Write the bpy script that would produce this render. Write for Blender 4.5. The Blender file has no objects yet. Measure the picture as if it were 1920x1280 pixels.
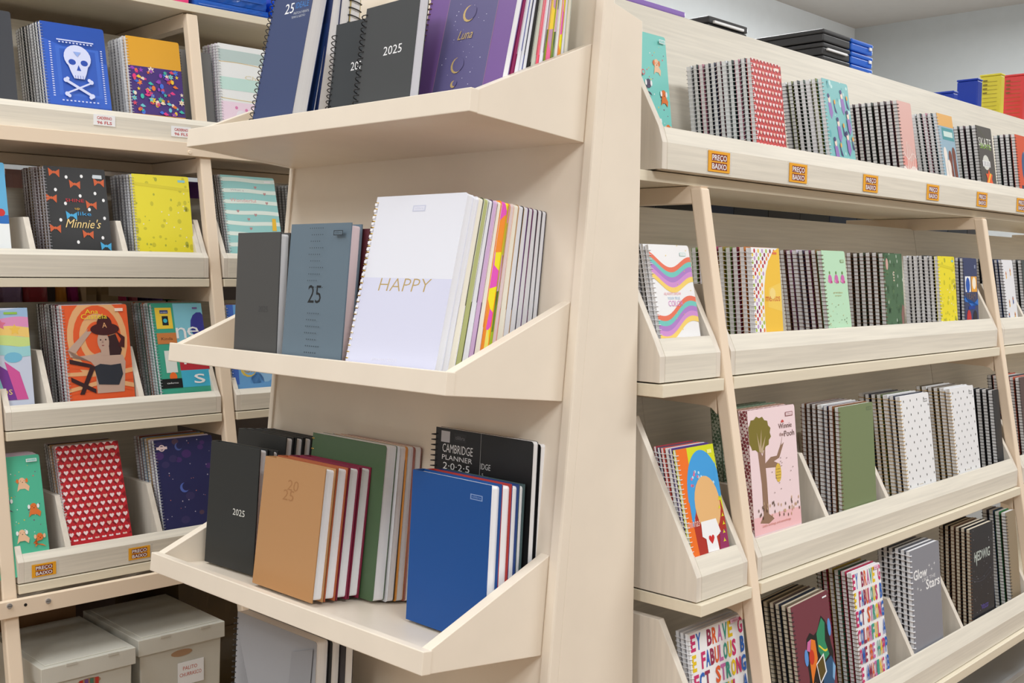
import bpy, math, random
from mathutils import Matrix, Vector
random.seed(7)
S = bpy.context.scene
COL = S.collection
# ---------------------------------------------------------------- camera
F_PX, YAW, PITCH, ROLL = 2080.9, 0.759693, 0.0643664, 0.0127875
cam_d = bpy.data.cameras.new('camera')
cam_d.sensor_width = 36.0
cam_d.lens = F_PX / 1920 * 36.0
cam_d.clip_start = 0.02
cam = bpy.data.objects.new('camera', cam_d)
COL.objects.link(cam)
_cy, _sy, _cp, _sp = math.cos(YAW), math.sin(YAW), math.cos(PITCH), math.sin(PITCH)
_d = Vector((_cy*_cp, _sy*_cp, -_sp)); _r = Vector((_sy, -_cy, 0)); _u = _r.cross(_d)
_r2 = math.cos(ROLL)*_r + math.sin(ROLL)*_u; _u2 = -math.sin(ROLL)*_r + math.cos(ROLL)*_u
cam.matrix_world = Matrix(((_r2.x, _u2.x, -_d.x, 0), (_r2.y, _u2.y, -_d.y, 0), (_r2.z, _u2.z, -_d.z, 1.5), (0, 0, 0, 1)))
S.camera = cam
# ---------------------------------------------------------------- world, lamps, exposure
W = bpy.data.worlds.new('world'); S.world = W; W.use_nodes = True
W.node_tree.nodes['Background'].inputs[0].default_value = (1.0, 0.93, 0.83, 1)
W.node_tree.nodes['Background'].inputs[1].default_value = 0.50
def area(name, x, y, z, sx, sy, power, col=(0.965, 0.99, 1.0), rx=0, rz=0):
    l = bpy.data.lights.new(name, 'AREA'); l.shape = 'RECTANGLE'; l.size = sx; l.size_y = sy
    l.energy = power; l.color = col
    o = bpy.data.objects.new(name, l); o.location = (x, y, z); o.rotation_euler = (rx, 0, rz); COL.objects.link(o)
for _x, _y, _p in ((0.2, -0.9, 44), (2.4, -0.5, 38), (4.8, 0.4, 36), (-0.9, 1.5, 27), (0.5, 1.9, 14), (3.4, 2.3, 24), (5.4, 2.2, 24), (-1.7, 0.1, 38)):
    area('ceiling_lamp', _x, _y, 2.96, 1.2, 0.5, _p)
for _x, _y, _z, _p in ((4.7, 1.9, 2.45, 34), (2.6, 2.2, 2.6, 9)):   # added point lights that brighten the far walls, not fixtures of the room
    _l = bpy.data.lights.new('wall_fill_light', 'POINT'); _l.energy = _p; _l.shadow_soft_size = 0.2; _l.color = (0.95, 0.99, 1.0)
    _o = bpy.data.objects.new('wall_fill_light', _l); _o.location = (_x, _y, _z); COL.objects.link(_o)
S.view_settings.view_transform = 'Standard'; S.view_settings.look = 'None'
S.view_settings.exposure = 0.0; S.view_settings.gamma = 1.0; S.view_settings.use_curve_mapping = False
# ---------------------------------------------------------------- materials
def lin(c):
    return tuple(((v/255)/12.92 if v/255 <= 0.04045 else ((v/255+0.055)/1.055)**2.4) for v in c)
MATS = {}
def M(name, rgb=None, rough=0.55, spec=0.4, metal=0.0, alpha=1.0, trans=0.0, grain=None, noise=0.0, coat=0.0):
    if name in MATS: return MATS[name]
    m = bpy.data.materials.new(name); m.use_nodes = True
    nt = m.node_tree; b = nt.nodes['Principled BSDF']
    c = lin(rgb)
    b.inputs['Base Color'].default_value = (*c, 1)
    b.inputs['Roughness'].default_value = rough
    b.inputs['Specular IOR Level'].default_value = spec
    b.inputs['Metallic'].default_value = metal
    b.inputs['Alpha'].default_value = alpha
    b.inputs['Transmission Weight'].default_value = trans
    b.inputs['Coat Weight'].default_value = coat
    if grain or noise:
        tc = nt.nodes.new('ShaderNodeTexCoord'); mp = nt.nodes.new('ShaderNodeMapping')
        nz = nt.nodes.new('ShaderNodeTexNoise'); rp = nt.nodes.new('ShaderNodeValToRGB')
        nt.links.new(tc.outputs['Object'], mp.inputs[0]); nt.links.new(mp.outputs[0], nz.inputs[0])
        nt.links.new(nz.outputs[0], rp.inputs[0]); nt.links.new(rp.outputs[0], b.inputs['Base Color'])
        if grain:
            mp.inputs['Scale'].default_value = grain[0]; nz.inputs['Scale'].default_value = grain[1]
            nz.inputs['Detail'].default_value = 5; k = grain[2]
        else:
            nz.inputs['Scale'].default_value = 14; nz.inputs['Detail'].default_value = 4; k = noise
        rp.color_ramp.elements[0].position = 0.3; rp.color_ramp.elements[1].position = 0.7
        rp.color_ramp.elements[0].color = tuple(v*(1-k) for v in c) + (1,)
        rp.color_ramp.elements[1].color = tuple(min(1, v*(1+k*0.5)) for v in c) + (1,)
    MATS[name] = m
    return m
CREAM = M('cream_paint', (238, 226, 209), rough=0.38, noise=0.03)
OAK = M('pale_oak_laminate', (226, 219, 205), rough=0.5, grain=((2, 40, 70), 3.0, 0.10))
OAKV = M('pale_oak_laminate_upright', (226, 217, 204), rough=0.5, grain=((40, 40, 3), 3.0, 0.08))
OAKED = M('pale_oak_edge_band', (232, 222, 200), rough=0.45, grain=((2, 40, 60), 3.0, 0.04))
METAL = M('cream_powder_coated_steel', (240, 220, 196), rough=0.42)
PAPER = M('white_paper_edge', (246, 247, 252), rough=0.8, spec=0.2, grain=((1, 900, 1), 1.0, 0.10))
CREAMP = M('ivory_paper_edge', (226, 216, 196), rough=0.8, spec=0.2, grain=((1, 900, 1), 1.0, 0.14))
PINKP = M('pinkish_paper_edge', (228, 208, 212), rough=0.8, spec=0.2)
WWIRE = M('white_coated_wire', (232, 232, 236), rough=0.3)
BWIRE = M('black_coated_wire', (28, 28, 30), rough=0.3)
ZWIRE = M('bronze_wire', (120, 84, 60), rough=0.3, metal=0.7)
GWIRE = M('gold_wire', (205, 168, 92), rough=0.25, metal=0.8)
SWIRE = M('silver_wire', (190, 192, 198), rough=0.25, metal=0.8)
def C(r, g, b, rough=0.42):
    return M('colour_%d_%d_%d' % (r, g, b), (r, g, b), rough=rough)
# ---------------------------------------------------------------- mesh helpers
class MB:
    def __init__(s): s.v = []; s.f = []; s.m = []; s.mats = []
    def mi(s, mat):
        if mat not in s.mats: s.mats.append(mat)
        return s.mats.index(mat)
    def poly(s, pts, mat):
        n = len(s.v); s.v += [tuple(p) for p in pts]; s.f.append(tuple(range(n, n+len(pts)))); s.m.append(s.mi(mat))
    def hexa(s, p, mat):   # p: 4 bottom (ccw from above), 4 top
        n = len(s.v); s.v += [tuple(q) for q in p]; k = s.mi(mat)
        for f in ((3, 2, 1, 0), (4, 5, 6, 7), (0, 1, 5, 4), (1, 2, 6, 5), (2, 3, 7, 6), (3, 0, 4, 7)):
            s.f.append(tuple(n+i for i in f)); s.m.append(k)
    def box(s, x0, x1, y0, y1, z0, z1, mat):
        s.hexa([(x0, y0, z0), (x1, y0, z0), (x1, y1, z0), (x0, y1, z0), (x0, y0, z1), (x1, y0, z1), (x1, y1, z1), (x0, y1, z1)], mat)
    def prism(s, prof, fa, fb, mat):   # prof: list of 2D; fa, fb map 2D->3D at both ends
        n = len(s.v); k = s.mi(mat); L = len(prof)
        s.v += [tuple(fa(*p)) for p in prof] + [tuple(fb(*p)) for p in prof]
        s.f.append(tuple(range(n, n+L))); s.m.append(k)
        s.f.append(tuple(range(n+2*L-1, n+L-1, -1))); s.m.append(k)
        for i in range(L):
            j = (i+1) % L; s.f.append((n+i, n+L+i, n+L+j, n+j)); s.m.append(k)
    def xprism(s, prof, x0, x1, mat):   # prof in (y,z)
        s.prism(prof, lambda y, z: (x0, y, z), lambda y, z: (x1, y, z), mat)
    def tube(s, pts, r, mat, seg=6, closed=False):
        k = s.mi(mat); n0 = len(s.v); P = [Vector(p) for p in pts]; N = len(P)
        for i, p in enumerate(P):
            a = P[(i-1) % N] if (closed or i > 0) else P[i]; b = P[(i+1) % N] if (closed or i < N-1) else P[i]
            t = (b-a).normalized(); up = Vector((0.13, 0.07, 1)) if abs(t.z) < 0.95 else Vector((1, 0.1, 0))
            u = t.cross(up).normalized(); w = t.cross(u)
            for j in range(seg):
                an = 2*math.pi*j/seg; s.v.append(tuple(p + u*r*math.cos(an) + w*r*math.sin(an)))
        for i in range(N if closed else N-1):
            for j in range(seg):
                a = n0+i*seg+j; b = n0+i*seg+(j+1) % seg; c = n0+((i+1) % N)*seg+(j+1) % seg; d = n0+((i+1) % N)*seg+j
                s.f.append((a, b, c, d)); s.m.append(k)
    def cyl(s, c, axis, r, h, mat, seg=16):
        ax = Vector(axis).normalized(); c = Vector(c); up = Vector((0, 0, 1)) if abs(ax.z) < 0.9 else Vector((1, 0, 0))
        u = ax.cross(up).normalized(); w = ax.cross(u)
        pr = [(math.cos(2*math.pi*i/seg)*r, math.sin(2*math.pi*i/seg)*r) for i in range(seg)]
        s.prism(pr, lambda a, b: c+u*a+w*b, lambda a, b: c+ax*h+u*a+w*b, mat)
    def mesh(s, name, off=(0, 0, 0), smooth=False):
        me = bpy.data.meshes.new(name)
        me.from_pydata([(v[0]-off[0], v[1]-off[1], v[2]-off[2]) for v in s.v], [], s.f)
        for m in s.mats: me.materials.append(m)
        for p, k in zip(me.polygons, s.m): p.material_index = k
        if smooth:
            for p in me.polygons: p.use_smooth = True
        me.update()
        return me
def setp(o, label=None, cat=None, group=None, kind=None):
    if label: o['label'] = label
    if cat: o['category'] = cat
    if group: o['group'] = group
    if kind: o['kind'] = kind
    return o
class Thing:
    """Empty at the base; parts are built in frame coordinates (frame = rotation by rot about z)"""
    def __init__(s, name, label, cat, o=(0, 0, 0), rot=0.0, group=None):
        s.o = Vector(o); s.e = bpy.data.objects.new(name, None); s.e.empty_display_size = 0.05
        s.e.location = Matrix.Rotation(rot, 4, 'Z') @ s.o; s.e.rotation_euler = (0, 0, rot)
        COL.objects.link(s.e); setp(s.e, label, cat, group)
    def part(s, name, mb, parent=None, bevel=0.0, smooth=False, label=None):
        o = bpy.data.objects.new(name, mb.mesh(name, s.o, smooth)); COL.objects.link(o); o.parent = parent or s.e
        if bevel:
            b = o.modifiers.new('bevel', 'BEVEL'); b.width = bevel; b.segments = 2; b.limit_method = 'ANGLE'; b.angle_limit = 0.6
        if label: o['label'] = label
        return o
TXT = {}
def text_mesh(t, bold=0.0):
    """unit-size outline mesh of a string: verts (x,y), faces, width"""
    key = (t, bold)
    if key in TXT: return TXT[key]
    cu = bpy.data.curves.new('txt', 'FONT'); cu.body = t; cu.size = 1.0; cu.resolution_u = 2; cu.offset = bold
    o = bpy.data.objects.new('txt', cu); COL.objects.link(o)
    dg = bpy.context.evaluated_depsgraph_get(); dg.update()
    me = bpy.data.meshes.new_from_object(o.evaluated_get(dg))
    vs = [(v.co.x, v.co.y) for v in me.vertices]; fs = [tuple(p.vertices) for p in me.polygons]
    bpy.data.objects.remove(o); bpy.data.curves.remove(cu); bpy.data.meshes.remove(me)
    xs = [v[0] for v in vs] or [0]
    TXT[key] = (vs, fs, min(xs), max(xs))
    return TXT[key]
def put_text(mb, t, fmap, x, z, h, w, mat, shear=0.0, bold=0.0):
    """text of cap height h, total width w, lower left (x,z); fmap maps (x,z)->3D"""
    vs, fs, a, b = text_mesh(t, bold); n = len(mb.v); k = mb.mi(mat); sx = w/max(1e-6, b-a); sz = h/0.73
    mb.v += [tuple(fmap(x+(vx-a)*sx+shear*vy*sz, z+vy*sz)) for vx, vy in vs]
    for f in fs: mb.f.append(tuple(n+i for i in f)); mb.m.append(k)
# ---------------------------------------------------------------- covers: art in cover metres (x from spine, z up)
class Art:
    def __init__(s, mb, w, h, y0, lo=0.0): s.mb = mb; s.w = w; s.z0 = h*lo; s.h = h*(1-lo); s.y = y0-0.00012; s.k = 0
    def f(s):
        y = s.y - 0.00005*s.k; z0 = s.z0
        return lambda x, z: (x, y, z+z0)
    def up(s): s.k += 1
    def P(s, pts, mat, clip=True):   # uv polygon
        f = s.f(); s.mb.poly([f(min(max(u, 0), 1)*s.w, min(max(v, 0), 1)*s.h) for u, v in pts], mat); s.up()
    def R(s, u0, v0, u1, v1, mat): s.P([(u0, v0), (u1, v0), (u1, v1), (u0, v1)], mat)
    def C(s, u, v, r, mat, e=1.0, n=14, a0=0, a1=360, up=True):   # r in metres
        f = s.f(); pts = []
        full = (a1-a0) >= 360
        for i in range(n if full else n+1):
            an = math.radians(a0+(a1-a0)*i/n); x = u*s.w+r*math.cos(an); z = v*s.h+r*e*math.sin(an)
            pts.append(f(min(max(x, 0), s.w), min(max(z, 0), s.h)))
        s.mb.poly(pts, mat)
        if up: s.up()
    def T(s, t, u, v, h, uw, mat, shear=0.0, bold=0.0):
        put_text(s.mb, t, s.f(), u*s.w, v*s.h, h, uw*s.w, mat, shear, bold); s.up()
    def W(s, v, th, amp, ph, fr, mat, u0=0, u1=1, slope=0.0):   # wavy band
        f = s.f(); n = 20
        for i in range(n):
            ua = u0+(u1-u0)*i/n; ub = u0+(u1-u0)*(i+1)/n
            ya = v+slope*ua+amp*math.sin(ph+fr*ua); yb = v+slope*ub+amp*math.sin(ph+fr*ub)
            c = lambda q: min(max(q, 0), 1)
            s.mb.poly([f(ua*s.w, c(ya)*s.h), f(ub*s.w, c(yb)*s.h), f(ub*s.w, c(yb+th)*s.h), f(ua*s.w, c(ya+th)*s.h)], mat)
        s.up()
    def heart(s, u, v, r, mat, up=False):
        f = s.f(); x = u*s.w; z = v*s.h
        pts = [(0, -1), (0.55, -0.45), (0.95, 0.1), (0.9, 0.6), (0.5, 0.8), (0.12, 0.62), (0, 0.35), (-0.12, 0.62), (-0.5, 0.8), (-0.9, 0.6), (-0.95, 0.1), (-0.55, -0.45)]
        s.mb.poly([f(min(max(x+a*r, 0), s.w), min(max(z+b*r, 0), s.h)) for a, b in pts], mat)
        if up: s.up()
    def star(s, u, v, r, mat, n=4, q=0.35, up=False):
        f = s.f(); x = u*s.w; z = v*s.h; pts = []
        for i in range(2*n):
            an = math.pi*i/n+math.pi/2; rr = r if i % 2 == 0 else r*q
            pts.append(f(min(max(x+rr*math.cos(an), 0), s.w), min(max(z+rr*math.sin(an), 0), s.h)))
        s.mb.poly(pts, mat)
        if up: s.up()
    def logo(s, mat, inner, u=0.8, v=0.925, w=0.15, t='tilibra'):
        hh = 0.035
        s.R(u, v, u+w, v+hh, mat); s.R(u+0.012, v+0.006, u+w-0.012, v+hh-0.006, inner); s.T(t, u+0.022, v+0.012, hh*s.h*0.42, w-0.044, mat)
white = C(244, 244, 246); black = C(26, 26, 28); gold = M('gold_foil', (206, 178, 118), rough=0.35, metal=0.35)
def a_plain(A): pass
def a_logo(A): A.logo(C(96, 112, 84), C(122, 136, 96))
def a_confetti(A):
    r = random.Random(3)
    for i in range(60):
        c = [white, C(226, 92, 108), C(244, 208, 72), C(120, 66, 110)][i % 4]
        A.star(r.uniform(.05, .95), r.uniform(.04, .9), r.uniform(.0008, .0018), c, n=3+i % 3, q=.6)
    A.up()
    tan = C(240, 196, 160); gr = C(84, 72, 100); orr = C(226, 120, 56); br = C(92, 66, 62); wh = white
    for k, (u, v, c, d) in enumerate(((.22, .82, wh, br), (.72, .70, tan, orr), (.48, .50, gr, wh), (.84, .42, orr, wh), (.2, .36, br, tan), (.64, .16, tan, wh), (.88, .1, orr, tan), (.2, .08, wh, gr))):
        sg = 1 if k % 2 else -1
        A.P([(u-.08, v-.075), (u-.05, v+.01), (u+.05, v+.01), (u+.10*sg, v-.03), (u+.08, v-.08), (u+.03, v-.05), (u-.04, v-.05)], c)
        A.C(u, v+.03, .0068, c, e=1.1); A.C(u-.065, v+.035, .0026, d, e=1.8, n=8); A.C(u+.065, v+.035, .0026, d, e=1.8, n=8)
        A.C(u-.02, v+.035, .0007, black, n=6); A.C(u+.03, v+.035, .0007, black, n=6); A.C(u+.005, v+.018, .001, black, n=6)
    A.C(.34, .62, .0045, C(214, 66, 84)); A.C(.34, .62, .003, C(126, 208, 200)); A.logo(white, C(126, 208, 200))
def hearts(bg, sh):
    def f(A):
        d = C(*sh); nx = 9; st = A.w/nx; nz = int(A.h/(st*.95))
        for j in range(nz+1):
            for i in range(nx+1):
                u = (i+(.5 if j % 2 else 0))/nx; v = j/nz
                if u > 1: continue
                A.star(u-.02, v-.008, st*.46, d, n=4, q=.62)
        A.up()
        for j in range(nz+1):
            for i in range(nx+1):
                u = (i+(.5 if j % 2 else 0))/nx; v = j/nz
                if u > .99: continue
                A.heart(u, v, st*.34, C(246, 224, 226) if (i*7+j*3) % 4 else C(236, 196, 184))
        A.up(); A.R(.78, .925, .93, .955, C(244, 226, 216))
    return f
def a_mermaid(A):
    r = random.Random(5); pur = C(150, 116, 186); nav = C(66, 62, 116); orr = C(236, 172, 72); lt = C(188, 226, 226); sk = C(240, 214, 204)
    for i in range(26): A.C(r.random(), r.random(), r.uniform(.002, .006), [lt, C(96, 172, 178)][i % 2], e=r.uniform(.5, 1.6), up=False)
    A.up()
    for u, v in ((.2, .72), (.7, .8), (.45, .45), (.25, .2), (.75, .3), (.85, .56)):
        A.P([(u-.06, v), (u+.06, v), (u+.1, v-.12), (u+.02, v-.2), (u-.04, v-.14)], pur); A.C(u, v+.04, .0045, sk, e=1.5); A.C(u-.02, v+.08, .0042, nav)
        A.P([(u+.14, v+.05), (u+.2, v-.04), (u+.26, v-.12), (u+.18, v-.1)], nav); A.C(u+.2, v+.02, .0028, orr, e=1.6)
def a_pinkart(A):
    A.W(.1, .12, .03, 0, 8, C(226, 150, 140)); A.W(.0, .1, .03, 2, 8, C(236, 226, 222)); A.W(.25, .02, .04, 1, 9, C(236, 208, 202))
    for i in range(5): A.P([(.3+i*.12, .05), (.36+i*.12, .05), (.4+i*.12, .45-i*.03), (.37+i*.12, .46-i*.03)], C(238, 214, 206))
def a_horses(A):
    A.R(0, .0, 1, .82, C(148, 178, 196)); A.R(0, .82, 1, 1, C(226, 172, 92)); A.R(0.2, .62, .95, .8, C(74, 150, 156)); A.R(.3, .67, .88, .75, C(206, 226, 220))
    br = C(120, 64, 48); wh = C(236, 226, 218)
    for u, v, c in ((.25, .4, wh), (.55, .36, br), (.8, .42, br), (.4, .22, wh)):
        A.C(u, v, .009, c, e=1.8); A.P([(u-.09, v-.02), (u+.09, v-.02), (u+.1, v-.35), (u-.1, v-.35)], c)
    A.R(0, 0, 1, .06, C(150, 110, 84))
def a_skate(A):
    g = C(150, 196, 84)
    A.P([(0, 1), (.12, 1), (.9, .7), (.9, .66)], C(84, 84, 70)); A.T('SKATE', .1, .68, .02, .8, C(226, 226, 220)); A.T('SKATE', .16, .64, .012, .7, g)
    A.C(.45, .42, .019, C(214, 214, 206), e=.9); A.R(.2, .36, .7, .44, C(60, 56, 58))
    for i in range(5): A.R(.22+i*.1, .35, .29+i*.1, .45, white)
    A.star(.55, .16, .022, C(232, 96, 48), n=6, q=.6, up=True); A.R(.3, .02, .9, .05, C(96, 186, 196)); A.P([(.4, .1), (.5, .1), (.7, .25), (.6, .25)], C(244, 190, 64))
def a_orangeblue(A):
    A.C(.55, .45, .02, C(62, 92, 134), e=2); A.C(.7, .7, .012, C(244, 226, 210)); A.R(.2, .0, .9, .15, C(60, 60, 80))
def a_waves(A):
    cs = [C(236, 122, 96), C(120, 204, 196), C(180, 132, 206), C(212, 150, 214), C(248, 214, 116)]
    for i, c in enumerate(cs): A.W(.82-i*.05, .052, .07, 2.2, 5.6, c, slope=-.06)
    for i, c in enumerate(cs): A.W(.28-i*.05, .052, .06, 3.4, 5.6, c, slope=.12)
    r = random.Random(2)
    for i in range(14): A.star(r.random()*.9+.05, r.random(), .0014, C(246, 216, 96), up=False)
    A.up()
    A.T('ALWAYS SHOW', .22, .50, .0042, .42, C(240, 176, 186)); A.T('YOUR TRUE', .3, .455, .0042, .3, C(170, 200, 226)); A.T('COLOR', .3, .39, .0085, .36, C(226, 160, 216)); A.logo(C(196, 226, 222), white, u=.74, v=.89)
def a_beans(A):
    A.R(0, 0, .75, 1, white); cs = [C(232, 132, 60), C(140, 40, 84), C(170, 196, 72), C(196, 156, 206), C(236, 206, 84), C(196, 48, 60)]
    f = A.f(); pts = [(A.w, 0), (A.w, A.h)]
    for i in range(15):
        t = i/14; v = 1-t; u = .72-.42*math.sin(math.pi*min(1, t*1.0)*.62+.0) if t < 1 else .35
        pts.append((A.w*max(.32, .9-1.1*t**.6 if t < .5 else .3+.08*(t-.5)), A.h*v))
    k = 0
    for j in range(24):
        for i in range(6):
            u = .04+i*.14+(.07 if j % 2 else 0); v = .02+j*.041; lim = .9 if v > .93 else (.62 if v > .8 else (.45 if v > .66 else .36))
            if u < lim: A.C(u, v, .0026, cs[(k*5+j) % 6], e=1.4, n=8, up=False)
            k += 1
    A.up()
    A.P([(.95, 1), (.75, .95), (.6, .86), (.48, .74), (.4, .58), (.37, .4), (.36, .2), (.38, 0), (1, 0), (1, 1)], C(246, 200, 72))
    A.P([(.55, .56), (1, .62), (1, .3), (.5, .35)], C(247, 210, 96)); A.T('mentos', .42, .415, .012, .52, C(196, 60, 50)); A.C(.68, .5, .009, C(248, 222, 140)); A.R(.74, .93, .9, .955, C(226, 120, 80))
def a_mint(A):
    for u in (.26, .53, .8):
        A.C(u, .66, .0066, C(206, 110, 176), e=1.2); A.C(u-.07, .635, .0026, C(226, 150, 190)); A.C(u+.06, .625, .0024, C(190, 70, 120)); A.C(u, .735, .0022, C(110, 140, 80), e=1.3)
    A.T('gratidao', .33, .49, .0028, .4, gold); A.T('sempre', .4, .455, .0026, .26, gold); A.logo(C(150, 160, 110), C(186, 224, 190), u=.76, v=.86, w=.15)
    r = random.Random(9)
    for i in range(40): A.star(r.random(), r.random()*.38, r.uniform(.0008, .0016), [gold, C(90, 96, 70), C(214, 196, 150)][i % 3], q=.6)
def a_forest(A):
    r = random.Random(11)
    for i in range(46): A.star(r.random(), r.random(), r.uniform(.003, .009), [C(70, 100, 70), C(92, 122, 84), C(60, 88, 62)][i % 3], n=5, q=.4)
    A.up()
    for i in range(16): A.C(r.random(), r.random(), .0018, C(188, 200, 186), e=2, n=6, up=False)
    A.up(); A.P([(.85, 0), (.95, 0), (1, .3), (.9, .34), (.82, .2)], C(140, 104, 96)); A.C(.18, .86, .005, C(214, 170, 160), e=2.2)
    for i in range(4): A.R(.48, .64+i*.035, .55, .66+i*.035, C(206, 190, 170))
def a_yellow(A):   # yellow sponge-textured cover, printed character left out
    r = random.Random(4); d = C(206, 196, 40); o = C(176, 176, 48)
    for i in range(46): A.C(r.random(), r.random(), r.uniform(.0012, .005), d if i % 3 else o, e=r.uniform(.8, 1.5), n=9, up=False)
    A.up()
    for i in range(14): A.star(r.random(), r.random(), .0022, C(244, 240, 214), n=4, q=.5, up=False)
    A.up(); A.R(.8, .92, .93, .95, C(140, 200, 206)); A.P([(0, .86), (1, .8), (1, .84), (0, .9)], C(222, 208, 40))
def a_navy(A):
    A.R(.12, .5, .5, .73, C(250, 250, 250)); A.R(.55, .5, .95, .73, C(238, 170, 60)); A.C(.3, .6, .011, C(40, 90, 180), e=1.5); A.C(.75, .63, .01, C(250, 240, 220), e=1.3)
    A.P([(0, .36), (1, .3), (1, .4), (.5, .28), (0, .44)], C(40, 110, 200)); A.T('TEAM', .18, .39, .014, .64, C(120, 100, 90)); A.R(.3, .24, .75, .29, C(20, 60, 150))
    A.C(.3, .1, .012, C(196, 50, 50), e=1.6); A.C(.75, .1, .011, C(36, 32, 40), e=1.6); A.R(.78, .85, .88, .9, C(140, 150, 180))
def a_whitefun(A):
    for u, v, c in ((.3, .75, C(236, 180, 90)), (.7, .8, C(230, 190, 120)), (.35, .3, C(220, 170, 80)), (.7, .35, C(70, 90, 150)), (.2, .1, C(60, 80, 140)), (.75, .1, C(240, 190, 60))):
        A.P([(u-.04, v-.06), (u+.05, v-.04), (u+.03, v+.06), (u-.02, v+.07)], c); A.C(u, v+.03, .003, C(200, 110, 60))
def a_girl(A):   # bright cover in orange, lime, blue, red and magenta; printed character left out
    A.R(.16, 0, 1, 1, C(214, 220, 30)); A.R(0, 0, .28, 1, C(240, 116, 34))
    A.P([(.2, .0), (.16, .3), (.22, .55), (.4, .66), (.8, .66), (.95, .5), (1, .35), (1, 0)], C(176, 48, 34))
    A.C(.6, .52, .043, C(66, 160, 226), e=1.62, n=24, a0=0, a1=180); A.P([(.14, .3), (.14, .55), (.32, .6), (.26, .42)], C(66, 160, 226)); A.P([(.86, .66), (.97, .84), (.98, .5), (.9, .55)], C(66, 160, 226))
    r = random.Random(8)
    for i in range(16): A.C(.25+r.random()*.6, .62+r.random()*.16, .0022, [C(230, 110, 150), C(190, 226, 244)][i % 2], n=8, up=False)
    A.up(); A.C(.6, .47, .03, C(232, 184, 124), e=1.35, n=24)
    A.P([(.35, .33), (.75, .33), (.83, .2), (.7, .17), (.72, .05), (.42, .05), (.42, .17), (.33, .2)], white); A.P([(.72, .0), (.8, .2), (.98, .22), (1, 0)], C(150, 44, 96))
    A.heart(.56, .16, .007, C(206, 40, 40), up=True)
    for i in range(6): A.star(.95-r.random()*.06, .12+i*.075, .004, C(226, 220, 40), n=3)
    A.T('minhas', .0, .3, .012, .3, C(246, 200, 190), shear=.3); A.R(.8, .92, .92, .955, C(240, 240, 150))
def a_tree(A):   # pink cover with the tree and beehive; the printed character left out
    tr = C(150, 118, 96); dk = C(96, 78, 60)
    A.R(0, 0, 1, .14, C(246, 196, 200))
    A.P([(.12, .09), (.2, .15), (.2, .4), (.16, .66), (.2, .68), (.25, .62), (.32, .7), (.3, .56), (.31, .4), (.31, .15), (.42, .1), (.3, .07)], tr)
    A.P([(.28, .55), (.42, .6), (.55, .6), (.66, .7), (.7, .78), (.66, .68), (.72, .7), (.6, .58), (.48, .56), (.6, .53), (.62, .5), (.5, .51), (.3, .52)], tr)
    f = A.f(); pts = []
    r = random.Random(6)
    for i in range(26):
        an = 2*math.pi*i/26; q = 1+(.08 if i % 2 else -.04)
        pts.append(f(max(0.0, min(.48, .2+.24*q*math.cos(an)))*A.w, (.8+.135*q*math.sin(an))*A.h))
    A.mb.poly(pts, C(128, 116, 46)); A.up()
    A.P([(.19, .66), (.16, .82), (.21, .7), (.26, .84), (.24, .68), (.34, .78), (.26, .64)], C(190, 168, 136))
    A.C(.56, .46, .0085, C(226, 190, 76), e=1.7, n=18)
    for i in range(4): A.R(.515, .415+i*.025, .605, .418+i*.025, dk)
    A.T('Winnie', .62, .815, .0085, .29, C(112, 84, 78)); A.T('the', .63, .755, .006, .09, C(140, 104, 92)); A.T('Pooh', .735, .745, .0095, .22, C(112, 84, 78))
    A.C(.71, .865, .004, C(206, 84, 76), a0=0, a1=180); A.logo(C(150, 96, 100), C(246, 222, 226), u=.78, v=.91, w=.16)
    for i in range(40): A.C(.1+r.random()*.88, .1+r.random()*.14, .0012, [dk, C(206, 176, 140)][i % 2], e=2.4, n=6, up=False)
    for i in range(14): A.C(.35+r.random()*.6, .3+r.random()*.3, .001, dk, n=5, up=False)
    A.up(); A.T('Little nothings and somethings', .16, .055, .0036, .6, C(206, 130, 110))
def a_dots(A):
    r = random.Random(12)
    for j in range(13):
        for i in range(4): A.C(.1+i*.24+(.12 if j % 2 else 0)+r.uniform(-.02, .02), .04+j*.075, .0017, C(48, 46, 42), e=1.5, n=6, up=False)
    A.up(); A.logo(C(90, 90, 90), white, u=.8, v=.9, w=.13); A.T('notes', .4, .03, .002, .14, gold)
WC = [(206, 50, 110), (60, 160, 140), (226, 96, 50), (40, 100, 190), (236, 200, 30), (200, 110, 170), (150, 44, 80)]
def a_words(A):
    rows = ['EY BRAVE G', 'E FABULOUS B', 'ECT STRONG', 'COLORFUL A', 'OME BE HAPP', 'E AMAZING B']; k = 0; n = len(rows)
    for j, row in enumerate(rows):
        u = .02; st = .97/len(row); v = 1-(j+1)*(1/n)+.012
        for ch in row:
            if ch != ' ':
                A.T(ch, u, v, A.h/n*.82, st*.9, C(*WC[(k*3+j) % 7]), shear=.03, bold=.035); k += 1
            u += st
    A.R(.74, .955, .9, .99, C(236, 190, 216)); A.T('tilibra', .76, .965, .002, .12, C(150, 60, 120))
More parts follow.
